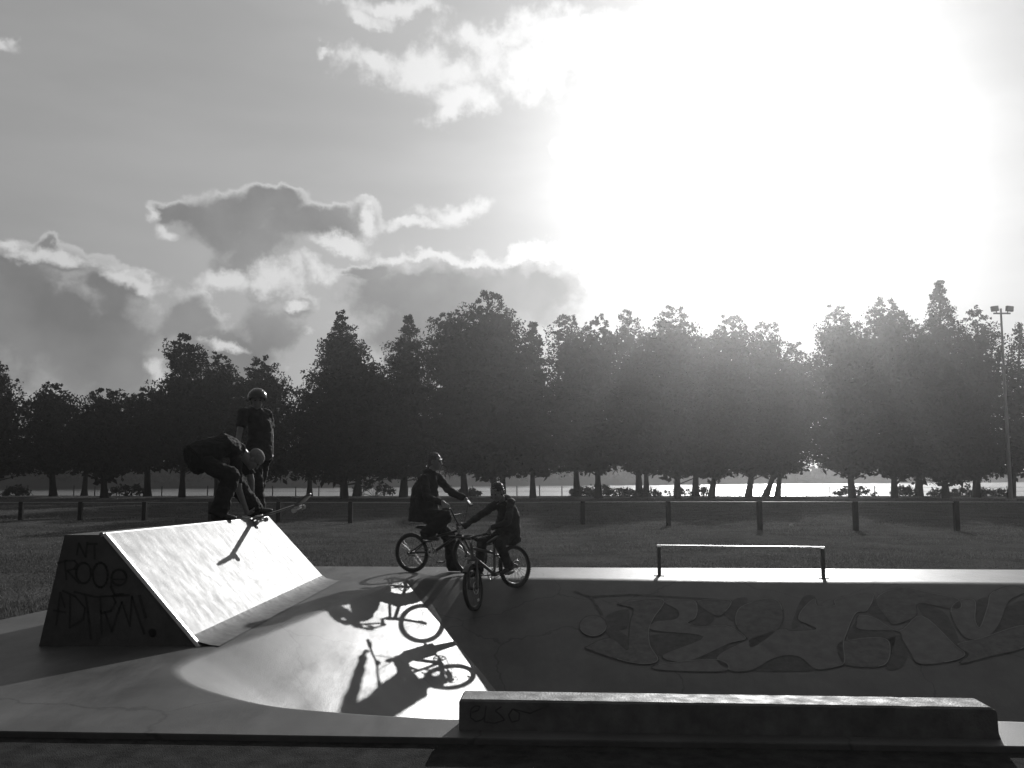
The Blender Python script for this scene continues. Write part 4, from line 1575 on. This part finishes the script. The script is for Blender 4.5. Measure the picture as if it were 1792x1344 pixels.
def person(name, label, k, J, look, lookup, cloth, sleeve='long', hair='hair_dark', helmet=False, cap=False, group=None):
    """k = standing height / 1.7. J: joints in world space. One continuous body; clothing and hair are its parts."""
    root = empty(name, J['ground'])
    tag(root, label, 'person', group)
    V_ = Vector
    pel, chest, neck, head = J['pelvis'], J['chest'], J['neck'], J['head']
    hipv = (J['hipR'] - J['hipL']).normalized()
    shv = (J['shR'] - J['shL']).normalized()
    mid = (hipv + shv).normalized()
    low = pel - (chest - pel).normalized() * .07 * k
    body = MB()
    wst = pel.lerp(chest, .5)
    sec = [(low, hipv, .10, .085), (pel, hipv, .150, .105), (wst, mid, .122, .092), (chest, shv, .150, .108), (chest.lerp(neck, .55), shv, .14, .09), (neck, shv, .06, .06)]
    body.loft([(c, s, a * k, b * k) for c, s, a, b in sec])
    for s in 'LR':
        body.capsule(neck - (neck - chest) * .2, J['sh' + s], .055 * k, .056 * k)
        body.capsule(J['sh' + s], J['el' + s], .050 * k, .040 * k)
        body.capsule(J['el' + s], J['wr' + s], .040 * k, .027 * k)
        body.capsule(J['hip' + s], J['kn' + s], .082 * k, .055 * k)
        body.capsule(J['kn' + s].lerp(J['an' + s], .28), J['kn' + s], .056 * k, .054 * k)
        body.capsule(J['kn' + s].lerp(J['an' + s], .28), J['an' + s], .056 * k, .036 * k)
        hd, hn, cu = J['hand' + s]
        hand(body, J['wr' + s], hd, hn, 1 if s == 'L' else -1, k * 1.0, cu)
        td = J['toe' + s].normalized()
        body.capsule(J['an' + s], J['an' + s] + td * .12 * k - V_((0, 0, .045 * k)), .034 * k, .03 * k)
    hk = J.get('hk', (.225 / .225)) * (k ** .45)
    Fv = look.normalized()
    Uv = (lookup - Fv * lookup.dot(Fv)).normalized()
    Rv = Fv.cross(Uv)
    body.capsule(neck - (neck - chest) * .1, head - Uv * .06 * hk - Fv * .01, .058 * k, .056 * k)
    ax = (Rv, Fv, Uv)
    body.ell(head + Uv * .025 * hk - Fv * .008 * hk, ax, (.073 * hk, .092 * hk, .090 * hk))
    body.ell(head - Uv * .042 * hk + Fv * .028 * hk, ax, (.060 * hk, .060 * hk, .068 * hk))
    body.ell(head - Uv * .092 * hk + Fv * .056 * hk, ax, (.025 * hk, .022 * hk, .018 * hk))       # chin
    body.capsule(head + Fv * .082 * hk + Uv * .016 * hk, head + Fv * .104 * hk - Uv * .028 * hk, .009 * hk, .0135 * hk)   # nose
    body.capsule(head + Fv * .080 * hk - Uv * .058 * hk - Rv * .018 * hk, head + Fv * .080 * hk - Uv * .058 * hk + Rv * .018 * hk, .007 * hk)  # lips
    body.capsule(head + Fv * .076 * hk + Uv * .030 * hk - Rv * .036 * hk, head + Fv * .076 * hk + Uv * .030 * hk + Rv * .036 * hk, .012 * hk)  # brow
    for s in (-1, 1):
        body.ell(head + Rv * (.074 * s * hk) - Fv * .004 * hk - Uv * .004 * hk, ax, (.010 * hk, .018 * hk, .032 * hk))
        body.ell(head + Fv * .062 * hk + Rv * (.040 * s * hk) - Uv * .022 * hk, ax, (.022 * hk, .022 * hk, .022 * hk))
    body.remesh('body', M['skin'], root, .0045, 3)
    for s in (-1, 1):
        MB().ell(head + Fv * .0795 * hk + Rv * (.031 * s * hk) + Uv * .006 * hk, ax, (.013 * hk, .008 * hk, .007 * hk)).build('eye', M['eye'], root)
    # shirt
    sh = MB()
    hem = pel - (chest - pel).normalized() * cloth.get('hem', .10) * k
    w = cloth.get('loose', 1.0)
    bk_ = cloth.get('bulk', 1.0)
    sh.loft([(hem, hipv, .172 * k * w, .132 * k * w * bk_), (pel, hipv, .170 * k * w, .132 * k * w * bk_), (wst, mid, .155 * k * w, .128 * k * w * bk_), (chest, shv, .172 * k, .135 * k * bk_), (chest.lerp(neck, .55), shv, .155 * k, .105 * k * bk_), (neck, shv, .066 * k, .066 * k)])
    for s in 'LR':
        sh.capsule(neck - (neck - chest) * .22, J['sh' + s], .062 * k, .068 * k)
        if sleeve == 'long':
            sh.capsule(J['sh' + s], J['el' + s], .066 * k, .056 * k)
            sh.tube(J['el' + s], J['el' + s].lerp(J['wr' + s], .95), .056 * k, .040 * k, n=16)
        else:
            sh.tube(J['sh' + s], J['sh' + s].lerp(J['el' + s], .72), .070 * k, .068 * k, n=16)
    if cloth.get('hood'):
        sh.ell(neck - Fv * .05 * k - (head - neck).normalized() * .0, (Rv, Fv, Uv), (.10 * k, .07 * k, .07 * k))
        sh.torus(neck + (head - neck) * .12, (head - neck), .068 * k, .022 * k, 24, 8)
    sh.remesh('shirt', M[cloth['shirt']], root, .010, 3, .015 * k, 11, random.random() * 9)
    # trousers
    tr = MB()
    tr.loft([(low - (chest - pel).normalized() * .03 * k, hipv, .115 * k, .105 * k), (pel, hipv, .162 * k, .120 * k), (pel.lerp(wst, .55), mid, .140 * k, .108 * k)])
    bag = cloth.get('bag', 1.0)
    for s in 'LR':
        tr.capsule(J['hip' + s], J['kn' + s], .095 * k, .073 * k * bag)
        tr.tube(J['kn' + s], J['kn' + s].lerp(J['an' + s], .5), .073 * k * bag, .070 * k * bag, n=16)
        tr.tube(J['kn' + s].lerp(J['an' + s], .5), J['kn' + s].lerp(J['an' + s], 1.04), .070 * k * bag, (.068 + .02 * (bag - 1)) * k * bag, n=16)
    tr.remesh('trousers', M[cloth['trousers']], root, .010, 3, .015 * k, 10, random.random() * 9)
    # shoes
    for s in 'LR':
        td = J['toe' + s].normalized()
        so_up = J.get('soleup', V_((0, 0, 1)))
        if 'su' + s in J: so_up = J['su' + s]
        sd_ = td.cross(so_up).normalized()
        an = J['an' + s]
        h = .062 * k
        m = MB()
        c = an - so_up * (h)
        m.loft([(c - td * .075 * k + so_up * .032 * k, sd_, .026 * k, .034 * k), (c - td * .045 * k + so_up * .038 * k, sd_, .036 * k, .046 * k), (c + so_up * .04 * k + td * .02 * k, sd_, .038 * k, .046 * k), (c + so_up * .030 * k + td * .10 * k, sd_, .044 * k, .036 * k), (c + so_up * .022 * k + td * .17 * k, sd_, .038 * k, .025 * k), (c + so_up * .018 * k + td * .20 * k, sd_, .02 * k, .016 * k)])
        m.tube(an - so_up * .03 * k, an + so_up * .015 * k, .045 * k, .044 * k, n=14)
        sho = m.remesh('shoe', M['shoe'], root, .006, 2)
        lc = MB()
        for q in range(3):
            cc = c + td * (.045 + .028 * q) * k + so_up * (.076 - .011 * q) * k
            lc.tube(cc - sd_ * .02 * k, cc + sd_ * .02 * k, .005 * k, n=6)
        lc.build('lace', M['lace'], sho)
    # hair / headgear
    if helmet:
        hm = MB()
        hm.ell(head + Uv * .038 * hk - Fv * .010 * hk, ax, (.122 * hk, .142 * hk, .122 * hk), 24, 14)
        ho = hm.build('helmet', M['helmet'], root)
        me = ho.data
        # open the shell below the rim
        import bmesh
        bm = bmesh.new()
        bm.from_mesh(me)
        cen = head + Uv * .038 * hk - origin_of(root)
        geom = list(bm.verts) + list(bm.edges) + list(bm.faces)
        bmesh.ops.bisect_plane(bm, geom=geom, plane_co=cen - Uv * .035 * hk, plane_no=-(Uv + Fv * -.28), clear_outer=True)
        bm.to_mesh(me)
        bm.free()
        sm = ho.modifiers.new('shell', 'SOLIDIFY')
        sm.thickness = .02
        vt = MB()
        for q in (-.045, 0, .045):
            a = [head + Uv * (.038 + .1125 * math.cos(t)) * hk + Fv * (-.010 + .127 * math.sin(t)) * hk + Rv * q * hk for t in np.linspace(-.9, .9, 9)]
            vt.path(a, .007, 6)
        vt.build('rib', M['helmet'], ho)
        stp = MB()
        for s in (-1, 1):
            stp.tube(head + Rv * (.082 * s) * hk + Uv * .0 * hk, head - Uv * .10 * hk + Fv * .03 * hk + Rv * (.03 * s) * hk, .006, n=6)
        stp.build('strap', M['saddle'], ho)
    elif cap:
        cm = MB()
        cm.ell(head + Uv * .042 * hk - Fv * .012 * hk, ax, (.084 * hk, .102 * hk, .084 * hk), 22, 12)
        cm.remesh('beanie', M['cap'], root, .006, 2, .003, 30)
    else:
        hm = MB()
        hm.ell(head + Uv * .040 * hk - Fv * .022 * hk, ax, (.081 * hk, .093 * hk, .087 * hk), 22, 12)
        hm.ell(head - Uv * .012 * hk - Fv * .042 * hk, ax, (.074 * hk, .062 * hk, .070 * hk), 22, 12)
        hm.remesh('hair', M[hair], root, .005, 0, .012, 38)
    return root

# --- older rider on the BMX, one foot down
r1 = Vector((P(721, 1000, 12.38).x, 12.38, 0)); f1 = Vector((P(823, 1000, 11.98).x, 11.98, 0))
b1 = bicycle('bmx_bike', 'black high-bar BMX bike held upright on the slab at the bowl edge', r1, f1, R(2), R(-3), .26, 'bmx', 100, M['frame_a'])

def rider_one():
    k = .98
    J = {}
    J['pelvis'] = P(742, 896, 12.22)
    J['chest'] = P(744, 856, 12.20)
    J['neck'] = P(755, 828, 12.22)
    J['head'] = P(761, 808, 12.22)
    side = b1['left']
    J['hipL'] = J['pelvis'] + side * .085 - Vector((0, 0, .03))
    J['hipR'] = J['pelvis'] - side * .085 - Vector((0, 0, .03))
    sv = (side * .9 + Vector((-.12, .0, 0))).normalized()
    J['shL'] = J['neck'] + sv * .165 - Vector((0, 0, .05))
    J['shR'] = J['neck'] - sv * .165 - Vector((.03, 0, .07))
    for s, sg in (('L', 1), ('R', -1)):
        g0, g1 = b1['grip'][sg]
        gm = g0.lerp(g1, .5)
        back = (J['sh' + s] - gm).normalized()
        wr = gm + back * .075 + Vector((0, 0, .03))
        J['el' + s], J['wr' + s] = ik(J['sh' + s], wr, .285 * k, .255 * k, Vector((0, 0, -1)) + side * sg * .5)
        d = (gm + Vector((0, 0, .018)) - J['wr' + s]).normalized()
        J['hand' + s] = (d, Vector((.35, 0, -1)), R(62))
    # right foot (camera side) on the pedal, left foot on the slab
    pr = b1['ped'][-1]
    J['anR'] = pr + Vector((-.02, 0, .075))
    J['knR'], J['anR'] = ik(J['hipR'], J['anR'], .42 * k, .41 * k, b1['fwd'] + Vector((0, -.15, .35)))
    ft = P(793, 1001, 12.42)
    J['anL'] = Vector((ft.x, 12.42, .075))
    J['knL'], J['anL'] = ik(J['hipL'], J['anL'], .43 * k, .43 * k, b1['fwd'] + Vector((0, .1, 0)))
    J['toeR'] = b1['fwd'] + Vector((0, 0, -.08))
    J['toeL'] = Vector((1, -.15, 0))
    J['ground'] = Vector((J['pelvis'].x, J['pelvis'].y, 0))
    person('person', 'older boy in a dark hoodie sitting astride the black BMX, one foot on the ground', k, J, Vector((1, -.35, -.08)), Vector((0, 0, 1)),
           dict(shirt='hoodie', trousers='trousers', hood=True, hem=.12, loose=1.2, bulk=1.28, bag=1.25), 'long', 'hair_fair')
rider_one()

# --- younger rider rolling in
def on_bowl(x, y):
    d = ray(x, y)
    t = 8.0
    while t < 16:
        q = CAM + d * t
        if q.z <= bz(q.x, q.y): return Vector((q.x, q.y, bz(q.x, q.y)))
        t += .01
r2, f2 = on_bowl(911, 1026), on_bowl(836, 1067)
b2 = bicycle('mountain_bike', 'small grey mountain bike tipping down the back bank of bowl', r2, f2, R(6), R(26), .262, 'mtb', 15, M['frame_b'])

def rider_two():
    k = .80
    J = {}
    J['pelvis'] = P(889, 930, 11.48)
    J['chest'] = P(890, 899, 11.28)
    J['neck'] = P(881, 876, 11.10)
    J['head'] = P(870, 861, 10.98)
    side = b2['left']
    J['hipL'] = J['pelvis'] + side * .075 - Vector((0, 0, .02))
    J['hipR'] = J['pelvis'] - side * .075 - Vector((0, 0, .02))
    J['shL'] = J['neck'] + side * .135 - Vector((0, 0, .035))
    J['shR'] = J['neck'] - side * .135 - Vector((0, 0, .035))
    for s, sg in (('L', 1), ('R', -1)):
        g0, g1 = b2['grip'][sg]
        gm = g0.lerp(g1, .5)
        back = (J['sh' + s] - gm).normalized()
        wr = gm + back * .065 + Vector((0, 0, .02))
        J['el' + s], J['wr' + s] = ik(J['sh' + s], wr, .26, .235, side * sg + Vector((0, 0, -.2)) - b2['fwd'] * .3)
        d = (gm + Vector((0, 0, .014)) - J['wr' + s]).normalized()
        J['hand' + s] = (d, Vector((0, 0, -1)) + b2['fwd'] * .4, R(62))
    for s, sg in (('L', 1), ('R', -1)):
        pd = b2['ped'][sg]
        J['an' + s] = pd + b2['up'] * .062 - b2['fwd'] * .02
        J['kn' + s], J['an' + s] = ik(J['hip' + s], J['an' + s], .335, .33, b2['fwd'] + side * sg * .25 + Vector((0, 0, .2)))
        J['toe' + s] = b2['fwd']
        J['su' + s] = b2['up']
    J['ground'] = Vector((J['pelvis'].x, J['pelvis'].y, bz(J['pelvis'].x, J['pelvis'].y)))
    person('person', 'younger boy in a dark jacket riding the small mountain bike, head bent down', k, J, Vector((-.55, -.65, -.5)), Vector((-.2, -.25, 1)),
           dict(shirt='jacket', trousers='jeans', hood=True, hem=.13, loose=1.25, bulk=1.12, bag=1.05), 'long', 'hair_dark')
rider_two()

# --- skateboard with its tail on the coping
def skateboard():
    tail, nose = P(449, 907.5, 10.75), P(525, 882, 10.45)
    x = (nose - tail).normalized()
    y = Vector((0, 0, 1)).cross(x).normalized()
    y = Quaternion(x, R(12)) @ y
    z = x.cross(y)
    T = Matrix((x, y, z)).transposed().to_4x4()
    T.translation = tail
    root = empty('skateboard', tail)
    tag(root, 'skateboard resting its tail on the ramp coping with its nose raised in the air', 'skateboard')
    Ld = (nose - tail).length
    d = MB()
    prof = []
    for t in np.linspace(-.17, Ld + .17, 34):
        kick = 0
        if t < 0: kick = (-t) * .42
        if t > Ld: kick = (t - Ld) * .42
        e = min(t + .17, Ld + .17 - t)
        w = .100 * math.sqrt(max(0.03, 1 - (1 - min(1, e / .10)) ** 2))
        prof.append((t, kick, w))
    vs = []
    for (t, kz, w) in prof:
        for (yy, zz) in ((-w, .012), (-w * .5, .004), (0, .002), (w * .5, .004), (w, .012), (w, 0), (w * .5, -.008), (0, -.010), (-w * .5, -.008), (-w, 0)):
            vs.append((t, yy, kz + zz))
    n = len(prof)
    fs = [(i * 10 + j, (i + 1) * 10 + j, (i + 1) * 10 + (j + 1) % 10, i * 10 + (j + 1) % 10) for i in range(n - 1) for j in range(10)]
    fs += [tuple(range(10)), tuple(range((n - 1) * 10 + 9, (n - 1) * 10 - 1, -1))]
    d.add(vs, fs, True)
    d.build('deck', M['deck_ply'], root, xf=T)
    for tx in (.05, Ld - .04):
        tk = MB()
        tk.box((tx, 0, -.02), (.08, .055, .022), bevel=.004)
        tk.tube((tx, -.085, -.046), (tx, .085, -.046), .009, n=8)
        tk.tube((tx, 0, -.02), (tx, 0, -.046), .018, .014, n=8)
        to = tk.build('truck', M['steel'], root, xf=T)
        for s in (-1, 1):
            MB().tube((tx, .07 * s, -.046), (tx, .102 * s, -.046), .027, n=18).build('wheel', M['urethane'], to, xf=T)
    return T, x, y, z
SKT, skx, sky_, skz = skateboard()

# --- bent-over skater
def skater():
    k = 1.0
    J = {}
    J['pelvis'] = P(352, 798, 10.15)
    J['chest'] = P(392, 778, 10.33)
    J['neck'] = P(424, 789, 10.48)
    J['head'] = P(445, 804, 10.56)
    sv = Vector((.30, .95, 0)).normalized()          # his left is towards the back of the scene
    J['hipL'] = J['pelvis'] + sv * .09 + Vector((.02, 0, -.04))
    J['hipR'] = J['pelvis'] - sv * .09 + Vector((.02, 0, -.04))
    J['shL'] = J['neck'] + Vector((-.02, .17, -.05))
    J['shR'] = J['neck'] + Vector((-.03, -.15, -.14))
    dk = lambda t, yy=0: SKT @ Vector((t, yy, .014))
    w1 = P(434, 905, 10.60)
    w2 = P(443, 898, 10.82)
    J['elR'], J['wrR'] = ik(J['shR'], w1, .325, .295, Vector((-1, -.3, 0)))
    J['elL'], J['wrL'] = ik(J['shL'], w2, .305, .275, Vector((1, .5, 0)))
    J['handR'] = (dk(.02, .09) - J['wrR'], Vector((.2, .8, .1)), R(38))
    J['handL'] = (dk(.06, .02) - J['wrL'], Vector((0, -.8, .1)), R(38))
    top = rz(9.75)
    fr = P(371, 905, 9.72)
    J['anR'] = Vector((rx(10.0) - .14, 10.0, rz(10.0) + .08))
    J['knR'], J['anR'] = ik(J['hipR'], J['anR'], .43, .43, Vector((1, -.1, .2)))
    J['anL'] = dk(.0, -.02) + Vector((0, .05, .075))
    J['knL'], J['anL'] = ik(J['hipL'], J['anL'], .45, .43, Vector((1, .2, .6)))
    J['toeR'] = Vector((1, .1, 0))
    J['toeL'] = Vector((skx.x, .35, skx.z * .6))
    J['ground'] = Vector((rx(10.0) - .12, 10.0, rz(10.0)))
    person('person', 'skater in dark shirt and light beanie bending over the skateboard on the ramp', k, J, Vector((.55, .0, -.85)), Vector((.85, .1, .5)),
           dict(shirt='tee_dark', trousers='trousers', hem=.12, loose=1.22, bag=1.35), 'short', 'hair_fair', cap=True)
skater()

# --- helmeted onlooker standing behind
def onlooker():
    k = .905
    Y = 11.3
    zf = rz(Y)
    fx = rx(Y) - .12
    J = {}
    J['anL'] = Vector((fx - .06, Y + .08, zf + .07))
    J['anR'] = Vector((fx + .06, Y - .09, zf + .07))
    hx = P(450, 700, Y)
    J['pelvis'] = Vector((fx + .01, Y, zf + .83))
    J['chest'] = Vector((fx + .02, Y, zf + 1.14))
    J['neck'] = Vector((hx.x - .01, Y - .01, zf + 1.335))
    J['head'] = Vector((hx.x + .01, Y - .03, P(450, 701, Y).z))
    sv = Vector((.72, .69, 0)).normalized()
    J['hipL'] = J['pelvis'] + sv * .08; J['hipR'] = J['pelvis'] - sv * .08
    J['shL'] = J['neck'] + sv * .165 - Vector((0, 0, .05)); J['shR'] = J['neck'] - sv * .165 - Vector((0, 0, .05))
    for s, sg in (('L', 1), ('R', -1)):
        J['kn' + s], J['an' + s] = ik(J['hip' + s], J['an' + s], .40, .395, Vector((.3, -1, 0)))
        wr = J['sh' + s] + sv * sg * .07 + Vector((.02, -.10, -.50 * k / .905))
        J['el' + s], J['wr' + s] = ik(J['sh' + s], wr, .265, .245, sv * sg * .4 + Vector((0, 1, 0)))
        J['hand' + s] = (Vector((0, -.1, -1)), -sv * sg, R(18))
    J['toeL'] = Vector((.55, -1, 0)); J['toeR'] = Vector((.3, -1, 0))
    J['ground'] = Vector((fx, Y, zf))
    person('person', 'boy in a shiny dark helmet standing upright on the ramp top behind the skater', k, J, Vector((.35, -1, -.15)), Vector((0, 0, 1)),
           dict(shirt='shirt_grey', trousers='trousers', hem=.14, loose=1.1, bag=1.2), 'short', 'hair_dark', helmet=True)
onlooker()

q = G(1385, 923, -.03)
pb = MB()
pb.ball((q.x, q.y, q.z + .045), .05, 12, 8)
pb.v = [tuple(Vector(v) + Vector((mnoise.noise(Vector(v) * 30), mnoise.noise(Vector(v) * 31), mnoise.noise(Vector(v) * 29) - .2)) * .022) for v in pb.v]
pb.sm = [False] * len(pb.f)
tag(pb.build('paper_scrap', M['lace'], loc=(q.x, q.y, q.z)), 'tiny crumpled white scrap of paper lying on the grass', 'litter')

# ------------------------------------------------------------------ air
def haze():
    x0, x1, y0, y1, z0, z1 = -520, 520, -70, 720, -3.4, 14.5
    vs = [(x, y, z) for z in (z0, z1) for y in (y0, y1) for x in (x0, x1)]
    b = MB().add(vs, [(0, 2, 3, 1), (4, 5, 7, 6), (0, 1, 5, 4), (2, 6, 7, 3), (0, 4, 6, 2), (1, 3, 7, 5)])
    m = bpy.data.materials.new('haze_air')
    m.use_nodes = True
    nt = m.node_tree
    for q in list(nt.nodes):
        if q.type == 'BSDF_PRINCIPLED': nt.nodes.remove(q)
    v = nt.nodes.new('ShaderNodeVolumePrincipled')
    v.inputs['Color'].default_value = (.95, .95, .95, 1)
    v.inputs['Density'].default_value = HAZE
    v.inputs['Anisotropy'].default_value = .91
    nt.links.new(v.outputs[0], nt.nodes['Material Output'].inputs['Volume'])
    o = b.build('haze', m)
    tag(o, 'sunlit evening haze in the air', 'haze', kind='stuff')
HAZE = .0013
haze()

# ------------------------------------------------------------------ render settings
S.render.engine = 'CYCLES'
S.cycles.use_denoising = True
S.cycles.max_bounces = 6
S.cycles.diffuse_bounces = 3
S.cycles.glossy_bounces = 3
S.cycles.transmission_bounces = 3
S.cycles.volume_bounces = 0
S.cycles.transparent_max_bounces = 6
S.cycles.sample_clamp_indirect = 4.0
S.cycles.caustics_reflective = False
S.cycles.caustics_refractive = False
S.view_settings.view_transform = 'Standard'
S.view_settings.look = 'None'
S.view_settings.exposure = 0.0
S.view_settings.gamma = 1.0
